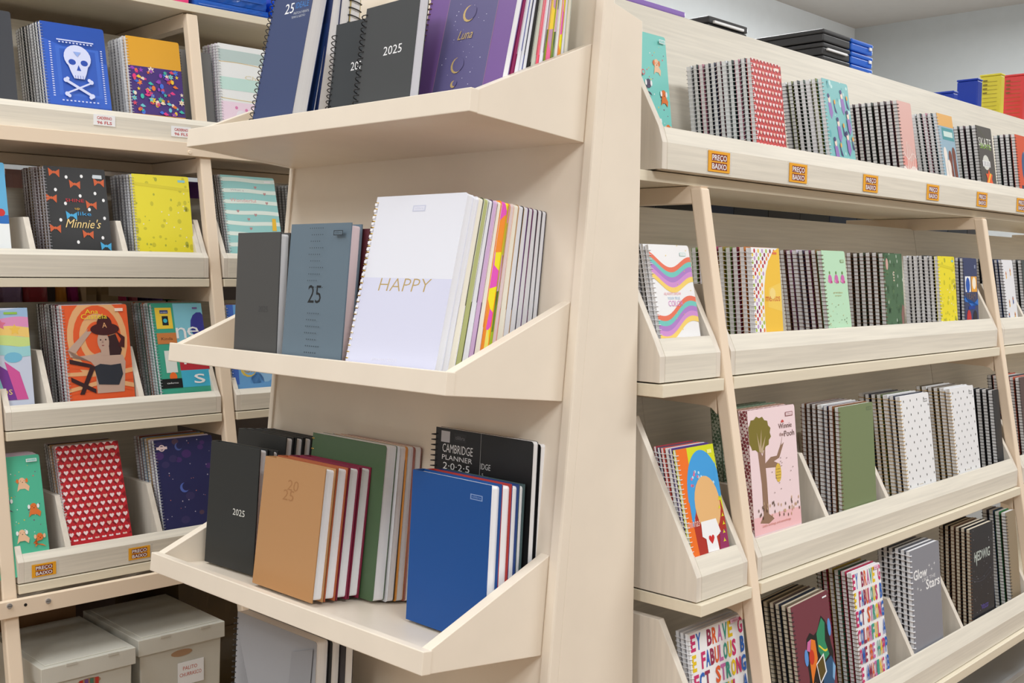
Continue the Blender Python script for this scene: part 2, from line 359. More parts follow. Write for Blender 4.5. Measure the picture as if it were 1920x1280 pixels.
def a_guitar(A):
    A.P([(.3, .66), (.4, .7), (.5, .66), (.6, .68), (.74, .8), (.84, .74), (.9, .66), (.94, .5), (.98, .42), (.9, .2), (.86, .0), (.24, 0), (.22, .15), (.28, .3), (.26, .5)], black)
    A.P([(.32, .63), (.42, .64), (.36, .53), (.28, .56)], C(214, 112, 170)); A.P([(.42, .64), (.52, .61), (.54, .44), (.4, .3), (.34, .22), (.33, .44), (.38, .55)], C(232, 124, 40))
    A.C(.39, .48, .009, C(206, 56, 34), e=1.3); A.P([(.57, .66), (.74, .78), (.82, .72), (.78, .56), (.86, .42), (.7, .38), (.58, .5)], C(46, 142, 100)); A.W(.5, .02, .04, 0, 14, C(232, 214, 60), .6, .82)
    A.P([(.68, .36), (.9, .4), (.99, .3), (.9, .12), (.86, 0), (.62, 0), (.62, .2)], C(44, 86, 124)); A.C(.93, .66, .006, C(96, 152, 220), e=2.4); A.C(.25, .5, .0065, C(96, 152, 220), e=2)
    A.P([(.93, .34), (.99, .28), (.92, .16), (.88, .2)], C(130, 180, 222)); A.P([(.48, .4), (.7, .46), (.74, .28), (.54, .2)], white); A.P([(.5, .39), (.68, .44), (.71, .29), (.55, .22)], C(92, 76, 30))
    A.P([(.26, .14), (.4, .25), (.5, .2), (.4, .05), (.3, 0)], C(236, 150, 40)); A.P([(.34, 0), (.46, .16), (.6, .17), (.62, 0)], C(232, 226, 226)); A.P([(.42, 0), (.5, .12), (.58, .1), (.6, 0)], C(206, 70, 34)); A.R(.82, .945, .94, .96, white)
def a_glow(A):
    A.T('Glow', .08, .70, .018, .46, white, bold=.02); A.T('LIKE THE', .36, .655, .0065, .46, C(226, 226, 230)); A.T('Stars', .48, .565, .018, .48, white, bold=.02)
    for u, v in ((.62, .79), (.8, .79), (.7, .745), (.2, .61), (.3, .585)): A.star(u, v, .0045, white, q=.2)
def a_requiem(A):
    r = random.Random(13)
    for i in range(34): A.C(r.random(), r.random(), r.uniform(.0004, .0011), C(206, 210, 220), n=5, up=False)
    A.up(); A.W(.44, .006, .05, 3, 4, C(74, 76, 88)); A.W(.48, .006, .06, 3.2, 4, C(62, 66, 78))
    A.T('HEDWIG', .16, .63, .019, .68, C(186, 196, 190), bold=.02); A.P([(.2, .7), (.25, .7), (.27, .59), (.25, .57)], C(186, 196, 190)); A.T('Harry', .42, .10, .006, .3, C(110, 96, 190)); A.T('Potter', .44, .075, .005, .28, C(110, 96, 190))
def a_skull(A):
    lt = C(84, 124, 214); pale = C(214, 220, 250); dk = C(40, 78, 176)
    A.P([(0, 0), (1, 0), (1, .55), (0, .8)], C(52, 98, 200))
    A.R(.2, .12, .88, .72, C(62, 108, 206)); A.R(.26, .15, .82, .69, C(48, 92, 190))
    for k in range(24): A.R(.1, .1+k*.028, .13, .112+k*.028, pale); A.R(.9, .06+k*.028, .93, .072+k*.028, pale)
    for k in range(10): A.R(.25+k*.055, .76, .28+k*.055, .775, pale); A.R(.22+k*.06, .045, .25+k*.06, .06, pale)
    A.R(.22, .785, .8, .8, pale)
    A.C(.52, .59, .030, pale, e=.95, n=22); A.P([(.36, .5), (.68, .5), (.64, .4), (.6, .33), (.44, .33), (.4, .4)], pale)
    A.C(.43, .53, .0082, dk, e=.8); A.C(.62, .53, .0082, dk, e=.8); A.P([(.525, .5), (.56, .43), (.49, .43)], dk)
    for i in range(4): A.R(.455+i*.04, .33, .462+i*.04, .37, dk)
    for s_ in (1, -1):
        a, b = (.3, .7) if s_ > 0 else (.7, .3)
        A.P([(a, .28), (a+.02, .31), (b, .15), (b-.02, .12)], pale); A.C(a, .3, .005, pale); A.C(b, .13, .005, pale); A.C(a+.03*s_, .32, .004, pale); A.C(b-.03*s_, .11, .004, pale)
    A.P([(.52, .6), (.58, .66), (.46, .66)], C(150, 176, 236))
def a_floral(A):
    r = random.Random(21); cs = [(236, 120, 40), (240, 200, 50), (230, 50, 130), (60, 190, 170), (60, 110, 220), (240, 220, 200), (150, 60, 180), (220, 70, 100), (110, 200, 210)]
    A.R(0, 0, 1, .62, C(66, 36, 120))
    for i in range(80):
        u, v = r.random()*.94+.03, r.random()*.58+.01; c = C(*cs[i % 9]); k = i % 4
        if k == 0: A.star(u, v, r.uniform(.005, .009), c, n=6, q=.55); A.C(u, v, .002, C(250, 220, 90), n=6)
        elif k == 1: A.C(u, v, r.uniform(.003, .005), c, e=1.3)
        elif k == 2: A.P([(u-.05, v), (u, v+.025), (u+.06, v-.01), (u, v-.02)], c)
        else: A.star(u, v, r.uniform(.004, .007), c, n=5, q=.4)
def a_pastel(A):
    A.R(0, .78, 1, .93, C(190, 208, 206)); A.W(.765, .008, .008, 0, 5, gold); A.R(0, .42, 1, .58, C(198, 230, 222)); A.W(.3, .008, .006, 2, 5, C(226, 204, 140)); A.R(0, 0, 1, .27, C(244, 220, 236)); A.C(.35, .1, .014, C(244, 236, 246)); A.C(.27, .2, .004, C(226, 130, 180)); A.C(.45, .18, .004, C(226, 130, 180))
    A.T('Cha', .45, .58, .01, .3, C(226, 216, 180), shear=.2)
def a_blackdots(A):   # black cover with white dots, bows and lettering; printed characters left out
    r = random.Random(31); o = C(206, 92, 44); b = C(70, 170, 220)
    for u, v in ((.35, .88), (.8, .9), (.16, .72), (.8, .7), (.3, .56), (.68, .5), (.92, .4), (.2, .36), (.86, .16), (.45, .1), (.6, .9), (.93, .62), (.55, .66)): A.C(u, v, .0032, white, e=1.2, n=10, up=False)
    A.up()
    for u, v, c in ((.16, .93, o), (.48, .8, o), (.88, .84, o), (.08, .62, o), (.72, .56, o), (.38, .42, b), (.9, .06, b), (.1, .26, o), (.62, .2, o)):
        A.P([(u, v), (u-.09, v+.05), (u-.08, v-.05)], c); A.P([(u, v), (u+.09, v+.04), (u+.08, v-.06)], c); A.C(u, v, .003, c)
    A.T('SHINE', .3, .58, .0075, .3, C(206, 44, 56)); A.T('up', .44, .49, .006, .08, C(226, 176, 60)); A.T('like', .48, .42, .009, .22, C(60, 160, 220)); A.T("Minnie's", .26, .27, .02, .56, gold, shear=.35); A.R(.78, .88, .93, .925, C(206, 216, 224))
def a_tealstripes(A):
    for j in range(7): A.W(.08+j*.14, .05, .006, j, 7, C(226, 238, 230))
    ht = C(190, 140, 140)
    for u, v in ((.62, .86), (.78, .78), (.8, .66), (.24, .54), (.42, .44), (.44, .32), (.56, .5)): A.heart(u, v, .004, ht)
    A.up(); A.T('What a', .15, .8, .005, .25, C(200, 190, 196)); A.T('Wonderful', .12, .66, .009, .48, C(226, 170, 170)); A.P([(.84, .3), (.92, .3), (.93, .46), (.86, .46)], C(240, 190, 40)); A.C(.55, .16, .016, C(240, 190, 70), e=1.1); A.R(.8, .93, .92, .95, white)
def a_lightblue(A): A.R(0, 0, 1, .32, C(240, 244, 246)); A.W(.34, .1, .05, 1, 4, C(40, 110, 190)); A.T('t', .66, .66, .034, .14, white); A.C(.9, .42, .008, C(206, 50, 50))
def a_rainbow(A):
    cs = [(160, 190, 226), (226, 150, 196), (244, 206, 120), (206, 226, 140), (160, 214, 220)]
    for j, c in enumerate(cs): A.W(.88-j*.1, .11, .015, j, 8, C(*c))
    A.C(.75, .46, .018, C(120, 190, 220), e=.6); A.star(.6, .82, .012, C(226, 120, 150), n=5, q=.5); A.star(.8, .76, .012, C(244, 200, 90), n=5, q=.5)
    for j, c in enumerate([(200, 60, 120), (246, 216, 130), (140, 206, 216), (120, 60, 150), (214, 90, 160)]): A.P([(.2+j*.14, .0), (.36+j*.14, .0), (.3+j*.13, .3), (.02+j*.15, .42), (.1+j*.14, .3)], C(*c))
    A.R(.0, 0, .4, .42, C(226, 196, 226)); A.T('MERMAIDS', .1, .06, .011, .6, C(240, 220, 120)); A.R(.66, .93, .85, .955, C(150, 196, 80))
def a_portrait(A):
    tan = C(232, 176, 124); org = C(232, 96, 50); sk = C(196, 166, 150); dk = C(58, 34, 38)
    for i, c in enumerate((tan, org, tan, org)): A.C(.5, .62, .066-i*.013, c, e=1.35, n=26)
    for i in range(5): A.P([(.0, .34-i*.09), (.0, .30-i*.09), (.5, .25-i*.05), (.5, .3-i*.05)], tan if i % 2 else org); A.P([(1, .36-i*.09), (1, .31-i*.09), (.6, .2-i*.03), (.6, .26-i*.03)], tan if i % 2 else org)
    A.P([(.5, .3), (.55, .62), (.78, .66), (.86, .48), (.8, .36), (.66, .4)], dk)
    A.P([(.03, .5), (.06, .42), (.42, .44), (.52, .46), (.62, .42), (.86, .42), (.9, .34), (.84, .0), (.42, .0), (.42, .3), (.36, .36), (.1, .42)], sk)
    A.P([(.03, .5), (.1, .55), (.38, .74), (.42, .78), (.34, .7), (.42, .7), (.3, .6), (.14, .46)], sk)
    A.C(.58, .58, .013, sk, e=1.7, n=18); A.R(.53, .42, .66, .52, sk)
    A.C(.54, .6, .0018, dk, n=8); A.C(.62, .6, .0018, dk, n=8); A.C(.57, .535, .0028, C(150, 80, 80), e=.45, n=10); A.P([(.575, .6), (.55, .565), (.585, .562)], C(170, 138, 124))
    A.C(.62, .72, .032, C(72, 30, 34), e=.42, n=22); A.C(.62, .775, .017, C(72, 30, 34), e=1.15, n=18); A.P([(.78, .7), (.92, .62), (.9, .5), (.8, .52), (.86, .6)], C(72, 30, 34)); A.T('A', .585, .735, .012, .07, tan)
    A.P([(.4, .3), (.5, .33), (.66, .31), (.82, .32), (.84, .2), (.76, .08), (.45, .1)], C(48, 52, 62))
    A.P([(.04, .4), (.36, .33), (.36, .29), (.04, .35)], dk); A.P([(.36, .33), (.42, .3), (.22, .0), (.15, .0)], dk); A.P([(.04, .2), (.4, .05), (.4, .0), (.04, .15)], dk)
    A.T('Ana', .34, .90, .010, .2, C(240, 216, 60)); A.T('Castela', .27, .84, .0115, .4, C(240, 216, 60)); A.R(.8, .92, .93, .955, C(244, 220, 206))
def a_typo(A):
    tl = C(64, 166, 140)
    A.R(0, 0, .42, 1, tl); A.R(.42, 0, 1, 1, C(132, 200, 220)); A.R(.42, .2, 1, .36, C(190, 50, 62)); A.R(.42, 0, 1, .2, C(70, 180, 214)); A.C(.92, .72, .024, C(60, 62, 150), e=1.4); A.P([(.42, .52), (.6, .36), (.42, .36)], C(44, 60, 150))
    A.R(.06, .70, .38, .95, C(244, 208, 70)); A.R(.18, .74, .3, .85, C(26, 32, 40)); A.C(.24, .795, .005, C(70, 190, 210)); A.R(.15, .88, .31, .92, C(50, 66, 130)); A.T('jandaia', .165, .89, .003, .13, white)
    A.R(.04, .52, .42, .65, C(206, 128, 70)); A.T('Kinda', .12, .565, .007, .22, C(70, 50, 40)); A.R(.14, .18, .36, .44, C(226, 232, 226)); A.C(.26, .13, .009, C(240, 110, 40), e=1.2); A.R(0, 0, .42, .11, C(24, 28, 30)); A.T('caderno', .12, .05, .004, .22, white)
    A.T('n', .42, .58, .04, .2, white); A.T('e', .64, .6, .036, .24, white); A.T('n', .5, .27, .02, .2, white); A.T('e', .72, .26, .022, .16, white); A.T('s', .66, .04, .034, .22, white); A.R(.8, .93, .9, .95, C(120, 90, 150))
def a_cinderela(A):
    r = random.Random(40)
    for i in range(14): A.C(r.random(), r.random(), r.uniform(.008, .02), [C(150, 196, 236), C(96, 156, 220)][i % 2], up=False)
    A.up(); A.R(0, 0, .12, 1, C(70, 110, 200)); A.C(.3, .2, .022, C(226, 196, 90)); A.C(.32, .2, .018, C(130, 184, 232)); A.T('Cinderela', .2, .14, .018, .76, C(196, 150, 60), shear=.2)
def a_galaxy(A):
    r = random.Random(17)
    for i in range(16): A.C(r.random(), r.random(), r.uniform(.006, .012), [C(74, 50, 110), C(60, 54, 100), C(86, 66, 84)][i % 3], e=.8, up=False)
    A.up()
    for i in range(20): A.star(r.random(), r.random(), r.uniform(.001, .0026), C(232, 224, 236), q=.3, up=False)
    for i in range(12): A.C(r.random(), r.random(), r.uniform(.0006, .0012), C(226, 130, 110), n=6, up=False)
    A.up(); A.C(.12, .9, .0075, C(244, 220, 220)); A.C(.12, .9, .005, C(48, 48, 90)); A.R(.03, .885, .21, .915, C(244, 220, 220)); A.C(.42, .42, .011, C(88, 110, 190)); A.C(.45, .43, .0095, C(42, 44, 90)); A.C(.4, .9, .009, C(80, 96, 160)); A.C(.42, .91, .0078, C(42, 44, 90))
def a_ideale(A):
    A.T('25', .34, .655, .017, .22, white); A.T('COMERCIAL', .60, .725, .006, .3, C(170, 180, 196)); A.T('IDEALE', .60, .675, .01, .32, C(70, 130, 200)); A.T('PRÁTICA E VERSÁTIL', .58, .64, .004, .38, C(200, 206, 216)); A.T('TEMPO E GESTÃO', .54, .618, .0035, .34, C(200, 206, 216))
def a_2025w(A): A.T('2025', .42, .52, .0125, .34, white)
def a_20(A): A.T('2025', .42, .52, .0125, .34, white)
def a_purple(A):
    A.R(.24, 0, .80, 1, C(92, 86, 132)); A.R(.235, 0, .24, 1, C(160, 120, 150)); A.R(.80, 0, .805, 1, C(160, 120, 150)); r = random.Random(1)
    for i in range(60): A.C(.26+r.random()*.52, r.random(), r.uniform(.0003, .0009), C(220, 216, 236), n=5, up=False)
    A.up()
    def ring(u, v, r_, c=gold, q=.8): A.C(u, v, r_, c); A.C(u+.015, v+.004, r_*q, C(92, 86, 132))
    ring(.46, .93, .014); ring(.5, .81, .004); ring(.5, .755, .0055); ring(.5, .695, .0045); ring(.5, .58, .0115, q=.9); ring(.47, .28, .011, q=.93); ring(.47, .17, .005); ring(.46, .1, .004)
    A.T('Luna', .42, .43, .013, .16, gold, shear=.3)
def a_2025dark(A): A.T('2025', .56, .38, .009, .22, C(60, 60, 62))
def a_blue25(A):
    A.T('25', .38, .44, .026, .22, C(24, 26, 30))
    for j in range(21):
        if 8 <= j <= 10: continue
        n = 5+(j*7) % 3; sh = (j % 4)*.012
        for i in range(n): A.R(.38+sh+i*.036, .04+j*.046, .390+sh+i*.036, .0475+j*.046, C(40, 48, 56))
    A.logo(C(44, 52, 60), C(104, 122, 136), u=.78, v=.91, w=.15)
def a_happy(A):
    A.R(0, 0, 1, .53, C(218, 220, 242)); A.T('HAPPY', .22, .455, .019, .56, gold, shear=.15, bold=-.014); A.logo(C(206, 210, 230), C(228, 230, 244), u=.44, v=.905, w=.14); A.T('planner 2025', .3, .07, .004, .28, C(238, 238, 250))
    for i in range(26): A.R(.0, .02+i*.037, .03, .036+i*.037, C(246, 246, 250))
def a_2025b(A): A.T('2025', .53, .44, .0105, .24, C(226, 226, 220))
def a_tan(A):
    d = C(166, 118, 74); A.T('20', .42, .78, .016, .18, d, shear=.1); A.T('25', .36, .70, .016, .18, d, shear=.1)
def a_cambridge(A):
    sv = C(200, 200, 206); A.R(.06, .925, .155, .985, sv); A.R(.20, .935, .33, .98, C(44, 44, 47)); A.T('tilibra', .215, .948, .0055, .10, C(120, 120, 124))
    A.T('CAMBRIDGE', .08, .872, .0125, .325, white); A.T('PLANNER', .08, .832, .0072, .325, white); A.T('2·0·2·5', .095, .782, .0100, .285, white); A.R(.485, .0, .488, 1, C(190, 190, 190)); A.T('IDGE', .495, .815, .0085, .1, C(210, 210, 210)); A.T('5', .51, .78, .004, .015, C(200, 200, 200))
def a_bluelogo(A): A.logo(C(130, 156, 206), C(12, 76, 148), u=.76, v=.89, w=.15)
def a_greystripe(A):
    for i in range(34): A.P([(.03+i*.009, 0), (.036+i*.009, 0), (.01+i*.0125, .9-i*.02), (.004+i*.0125, .9-i*.02)], C(176, 178, 184))
    A.P([(.62, 0), (.9, 0), (.97, .96), (.72, .9)], C(150, 152, 158)); A.T('2025', .7, .62, .012, .12, C(104, 106, 114), shear=.2)
# ---------------------------------------------------------------- notebooks
CACHE = {}
def cache(key, fn):
    if key not in CACHE: CACHE[key] = fn()
    return CACHE[key]
def rounded_cover(mb, w, h, y0, y1, mat, x0=0.0, r=0.004):
    pr = [(x0, 0), (w-r, 0), (w-r*.3, r*.3), (w, r), (w, h-r), (w-r*.3, h-r*.3), (w-r, h), (x0, h)]
    mb.prism(pr, lambda x, z: (x, y1, z), lambda x, z: (x, y0, z), mat)
def m_cover(w, h, y0, y1, mat, art=None, lo=0.0):
    mb = MB(); rounded_cover(mb, w, h, y0, y1, mat)
    if art: art(Art(mb, w, h, y0, lo))
    return mb.mesh('cover')
def m_pages(w, h, y0, y1, mat, ins=0.001):
    mb = MB(); rounded_cover(mb, w-ins, h-ins, y0, y1, mat, x0=0.0008, r=0.003)
    for v in range(len(mb.v)): mb.v[v] = (mb.v[v][0], mb.v[v][1], mb.v[v][2]+ins*.5)
    return mb.mesh('pages')
def m_rings(h, t, mat, pitch=0.0075, r=0.0007, reach=0.0052, margin=0.008, wt=None):
    mb = MB(); n = int((h-2*margin)/pitch)
    for i in range(n+1):
        z = margin+(h-2*margin)*i/max(1, n); ry = (wt or t)/2+0.0004; pts = []
        for k in range(10):
            an = 2*math.pi*k/10; pts.append((0.0008+reach*math.cos(an)*(1 if math.cos(an) > 0 else .55), t/2+ry*math.sin(an), z+0.0008*math.sin(an)))
        mb.tube(pts, r, mat, seg=5, closed=True)
    return mb.mesh('wire_binding', smooth=True)
def m_coil(h, t, mat, pitch=0.0078, r=0.0008, margin=0.006, big=0.0068):
    mb = MB(); n = int((h-2*margin)/pitch); pts = []; K = 12
    for i in range(n*K+1):
        an = 2*math.pi*i/K; pts.append((-big*.35+big*1.25*math.cos(an), t/2+(t/2+big*.45)*math.sin(an), margin+pitch*i/K))
    mb.tube(pts, r, mat, seg=5)
    return mb.mesh('coil_binding', smooth=True)
def m_hard(w, h, t, mat, art=None, bt=0.0022):
    """hard cover: one U-shaped case (front board, spine, back board)"""
    mb = MB()
    mb.box(0, w, 0, bt, 0, h, mat); mb.box(0, w, t-bt, t, 0, h, mat)
    pr = [(0.0, t)]
    for k in range(7):
        an = math.pi*k/6; pr.append((-0.003*math.sin(an), t/2+t/2*math.cos(an)))
    pr = [(-0.0028*math.sin(math.pi*k/8), t/2+(t/2)*math.cos(math.pi*k/8)) for k in range(9)] + [(bt, bt*.6), (bt, t-bt*.6)]
    mb.prism(pr, lambda x, y: (x, y, h), lambda x, y: (x, y, 0), mat)
    if art: art(Art(mb, w, h, 0.0))
    return mb.mesh('hard_cover')
def frame(rot, base, bl, yaw, lean, roll):
    return Matrix.Rotation(rot, 4, 'Z') @ Matrix.Translation(bl) @ Matrix.Rotation(base+yaw, 4, 'Z') @ Matrix.Rotation(-lean, 4, 'X') @ Matrix.Rotation(roll, 4, 'Y')
def child(name, me, root, bevel=0):
    o = bpy.data.objects.new(name, me); COL.objects.link(o); o.parent = root
    if bevel:
        b = o.modifiers.new('bevel', 'BEVEL'); b.width = bevel; b.segments = 2; b.limit_method = 'ANGLE'
    return o
def make_book(mtx, w, h, t, cover, art=None, wire=WWIRE, page=PAPER, back=None, kind='wire', name='spiral_notebook', label='', cat='notebook', group=None, pitch=0.0075, aname='', soft=0.0005, wr=.0007, lo=0.0, wt=None, rc=.0052):
    e = bpy.data.objects.new(name, None); e.empty_display_size = 0.03; COL.objects.link(e); e.matrix_world = mtx; setp(e, label, cat, group)
    key = (round(w, 4), round(h, 4), round(t, 4)); back = back or cover
    if kind == 'hard':
        child('hard_cover', cache(('h', key, cover.name, aname), lambda: m_hard(w, h, t, cover, art)), e, 0.0006)
        child('pages', cache(('hp', key, page.name), lambda: m_pages(w-.003, h-.006, .0022, t-.0022, page, 0.0)), e).location = (0, 0, 0.003)
        return e
    child('front_cover', cache(('f', key, cover.name, aname), lambda: m_cover(w, h, 0, soft, cover, art, lo)), e)
    child('pages', cache(('p', key, page.name), lambda: m_pages(w, h, soft, t-soft, page)), e)
    child('back_cover', cache(('b', key, back.name), lambda: m_cover(w, h, t-soft, t, back)), e)
    if kind == 'wire': child('wire_binding', cache(('w', key, wire.name, pitch), lambda: m_rings(h, t, wire, pitch, wr, rc, wt=wt or t)), e)
    elif kind == 'coil': child('coil_binding', cache(('c', key, wire.name, pitch), lambda: m_coil(h, t, wire, pitch)), e)
    return e
ORD = ['front', 'second', 'third', 'fourth', 'fifth', 'sixth', 'seventh', 'eighth', 'ninth', 'tenth', 'eleventh', 'twelfth', 'thirteenth', 'fourteenth']
def stack(rot, base, bl, w, h, t, n, lean, cover, art, desc, place, wire=WWIRE, page=PAPER, backs=None, yaw=0, roll=0, kind='wire', wname='white-wired', pitch=0.0066, aname=None, gap=0.0006, step=None, wires=None, jit=1.0, cat='notebook', name='spiral_notebook', first=0, tag=None, wr=.0006):
    """front notebook at bl; the others behind it, each a thing of its own"""
    r = random.Random(hash_s(desc)); step = step or (t+gap); wt = t; t = t*(.74 if kind == 'wire' else .97); gname = 'stack with the %s cover, %s' % (desc, place)
    for i in range(n):
        d = Matrix.Rotation(base+yaw, 4, 'Z') @ Vector((r.uniform(-1, 1)*0.0012*jit if i else 0, i*step/math.cos(lean), (t*math.sin(lean))))
        hh = h; b = Vector(bl)+d
        if i: b.z += r.uniform(0, .0015)*jit
        cv = cover if i == 0 else (backs[(i-1) % len(backs)] if backs else cover)
        wi = wire if not wires else wires[i % len(wires)]
        if i == 0: lab = '%s %s with %s cover, %s' % (wname, cat, desc, place)
        else: lab = '%s %s behind the %s cover, %s' % (ORD[i-1].replace('front', 'first'), cat, tag or desc, place)
        make_book(frame(rot, base, b, yaw+(r.uniform(-1, 1)*.006*jit if i else 0), lean, roll), w, hh, t, cv, art if i == 0 else None, wi, page, kind=kind, name=name, label=lab, cat=cat, group=gname if n > 1 else None, pitch=pitch, aname=(aname or desc) if i == 0 else '', wr=wr, lo=.2, wt=wt)
def hash_s(s):
    k = 7
    for ch in s: k = (k*31+ord(ch)) % 100003
    return k
#@@PART2
PI = math.pi
# ================================================================ the room
def struct(name, mb, bevel=0):
    o = bpy.data.objects.new(name, mb.mesh(name)); COL.objects.link(o); o['kind'] = 'structure'; return o
FLOOR = M('floor_tile', (134, 98, 62), rough=0.35, noise=0.06)
WALLB = M('pale_blue_grey_wall', (222, 227, 230), rough=0.85, noise=0.02); WALLR = M('shaded_grey_white_wall', (178, 181, 181), rough=0.85, noise=0.02)  # WALLR: the right wall's shade is put into its darker grey
CEIL = M('grey_white_ceiling', (196, 194, 190), rough=0.9, noise=0.02)
mb = MB(); mb.box(-3.2, 6.75, -2.4, 3.5, -0.05, 0, FLOOR); struct('floor', mb)
mb = MB(); mb.box(-3.2, 6.75, -2.4, 3.5, 3.05, 3.15, CEIL); struct('ceiling', mb)
mb = MB(); mb.box(-3.2, 6.65, 3.36, 3.46, 0, 3.05, WALLB); struct('wall_back', mb)
mb = MB(); mb.box(6.65, 6.75, -2.4, 3.46, 0, 3.05, WALLR); struct('wall_right', mb)
# ================================================================ end cap shelf (leans back, faces -X)
LA = 0.1034; _q = math.hypot(1, LA)
eN = Vector((1, 0, -LA))/_q; eA = Vector((LA, 0, 1))/_q
P0 = Vector((0.931, 0, 1.6886))
def EP(n, y, a): return P0 + eN*n + eA*a + Vector((0, y, 0))
EC = Thing('end_cap_shelf', 'cream painted leaning display shelf of planners in the middle', 'shelf', (1.15, 1.263, 0))
TK = [0.0, (1.350-1.6886)/eA.z, (1.019-1.6886)/eA.z, (0.688-1.6886)/eA.z]
abot = -1.695
mb = MB(); mb.hexa([EP(.2, 1.590, abot), EP(.2, .944, abot), EP(.216, .944, abot), EP(.216, 1.590, abot), EP(.2, 1.590, .62), EP(.2, .944, .62), EP(.216, .944, .62), EP(.216, 1.590, .62)], CREAM); EC.part('back_panel', mb)
# right side panel: front edge leans, rear edge upright
def xb(z): return P0.x + .197 + LA*(z-P0.z)
mb = MB()
pr = [(xb(0)+.02, 0), (1.240, 0), (1.226, 1.838), (xb(1.838)+.02, 1.852)]
mb.prism(pr, lambda x, z: (x, .928, z), lambda x, z: (x, .944, z), CREAM); EC.part('side_panel', mb, bevel=.001)
mb = MB()
pr = [(xb(0), 0), (xb(0)+.0205, 0), (xb(2.3)+.0205, 2.3), (xb(2.3), 2.3)]
mb.prism(pr, lambda x, z: (x, .9275, z), lambda x, z: (x, .9455, z), CREAM); EC.part('frame_post', mb, bevel=.003)
mb = MB()
pr = [(xb(0), 0), (1.24, 0), (xb(2.3)+.1, 2.3), (xb(2.3), 2.3)]
mb.prism(pr, lambda x, z: (x, 1.590, z), lambda x, z: (x, 1.601, z), CREAM); EC.part('side_panel', mb, bevel=.001)
for k, a0 in enumerate(TK):
    mb = MB(); mb.hexa([EP(0.001, 1.600, a0), EP(0.001, .962, a0), EP(.2, .9465, a0), EP(.2, 1.596, a0), EP(0.001, 1.600, a0+.012), EP(0.001, .962, a0+.012), EP(.2, .9465, a0+.012), EP(.2, 1.596, a0+.012)], CREAM)
    tr = EC.part('tray', mb)
    mb = MB(); mb.hexa([EP(0, 1.603, a0-.0005), EP(0, .9595, a0-.0005), EP(.014, .9585, a0-.0005), EP(.014, 1.603, a0-.0005), EP(0, 1.603, a0+.0285), EP(0, .9595, a0+.0285), EP(.014, .9585, a0+.0285), EP(.014, 1.603, a0+.0285)], CREAM)
    EC.part('front_lip', mb, tr, bevel=.0012)
    for (ya, yb_, yc, yd) in ((.9605, .976, .9465, .963), (1.585, 1.602, 1.580, 1.5965)):
        mb = MB(); mb.hexa([EP(.012, yb_, a0-.0005), EP(.012, ya, a0-.0005), EP(.2, yc, a0-.0005), EP(.2, yd, a0-.0005), EP(.012, yb_, a0+.0285), EP(.012, ya, a0+.0285), EP(.2, yc, a0+.131), EP(.2, yd, a0+.131)], CREAM)
        EC.part('side_wall', mb, tr, bevel=.001)
# ================================================================ gondolas
LB = 0.1781
def bin_(rot, name, label, x0, x1, yf, zb, fz, ly, lz, D, H, divs=(), top=.245, xl=True, xr=True, group=None, lean=LB):
    t = Thing(name, label, 'display tray', ((x0+x1)/2, yf+D/2, zb), rot, group)
    mb = MB(); mb.box(x0+.001, x1-.001, yf+.0125, yf+D, zb, zb+.010, OAK); t.part('tray_floor', mb)
    mb = MB(); mb.xprism([(yf, zb), (yf+.0125, zb), (yf+.0155, zb+lz), (yf+ly, zb+lz), (yf, zb+fz)], x0+(.0121 if xl else 0), x1-(.0121 if xr else 0), OAK); t.part('front_lip', mb, bevel=.0006)
    mb = MB(); mb.xprism([(yf+D, zb), (yf+D+.014, zb), (yf+D+.014+lean*H, zb+H), (yf+D+lean*H, zb+H)], x0-(.0135 if not (xl and x0 < 1.3 and rot == 0) else 0), x1+.0135, OAK); t.part('back_board', mb)
    def side(xa, tp, nm):
        m = MB(); dy = (tp-lz)/1.85
        yb = yf+ly+dy; yk = yf+D+lean*min(tp, H)
        y_in = 0.001
        m.xprism([(yf+.0005 if nm == 'side_wall' else yf+.013, zb+(0 if nm == 'side_wall' else .012)), (yf+D, zb+(0 if nm == 'side_wall' else .012)), (yk, zb+tp), (min(yb, yk-.01), zb+tp), (yf+ly+.0005, zb+lz), (yf+.0005 if nm == 'side_wall' else yf+.0135, zb+fz)], xa, xa+.012, OAKV)
        t.part(nm, m, bevel=.0006)
    if xl: side(x0, top if x0 < 1.30 and rot == 0 else .135, 'side_wall')
    if xr: side(x1-.012, .135, 'side_wall')
    for d in divs: side(d, .155 if zb < 1.2 else .125, 'divider')
    return t
RG = Thing('gondola_shelf', 'long sloping oak and cream steel shelving rack on the right', 'shelf', (2.4, 1.2, 0))
def upy(z): return .915+LB*(z-1.5)
UPX = [1.389, 2.479, 3.569]
ROWR = [(.960, 1.629, .0155), (.8872, 1.328, .0178), (.8317, 1.031, .0165), (.782, .747, .018)]
for ux in UPX:
    mb = MB()
    f = lambda z, o: (upy(z)+o, z)
    mb.xprism([f(0, 0), f(0, .021), f(1.625, .021), f(1.625, 0)], ux, ux+.0215, METAL); RG.part('upright', mb, bevel=.0025)
    for (yf, z, th_) in ROWR:
        mb = MB(); zt = z-.0008
        y0 = upy(zt)+.019
        if z > 1.6: pr = [(y0-.002, zt-.026), (1.26, zt-.026), (1.26, zt), (y0-.019, zt)]
        else: pr = [(y0-.001, zt-.036), (y0+.008, zt-.028), (y0+.02, zt-.025), (1.24, zt-.018), (1.24, zt), (y0, zt)]
        mb.xprism(pr, ux+.001, ux+.0205, METAL); RG.part('bracket', mb, bevel=.001)
    mb = MB(); mb.box(ux, ux+.0215, 1.22, 1.26, 0, 1.60, METAL); RG.part('centre_post', mb)
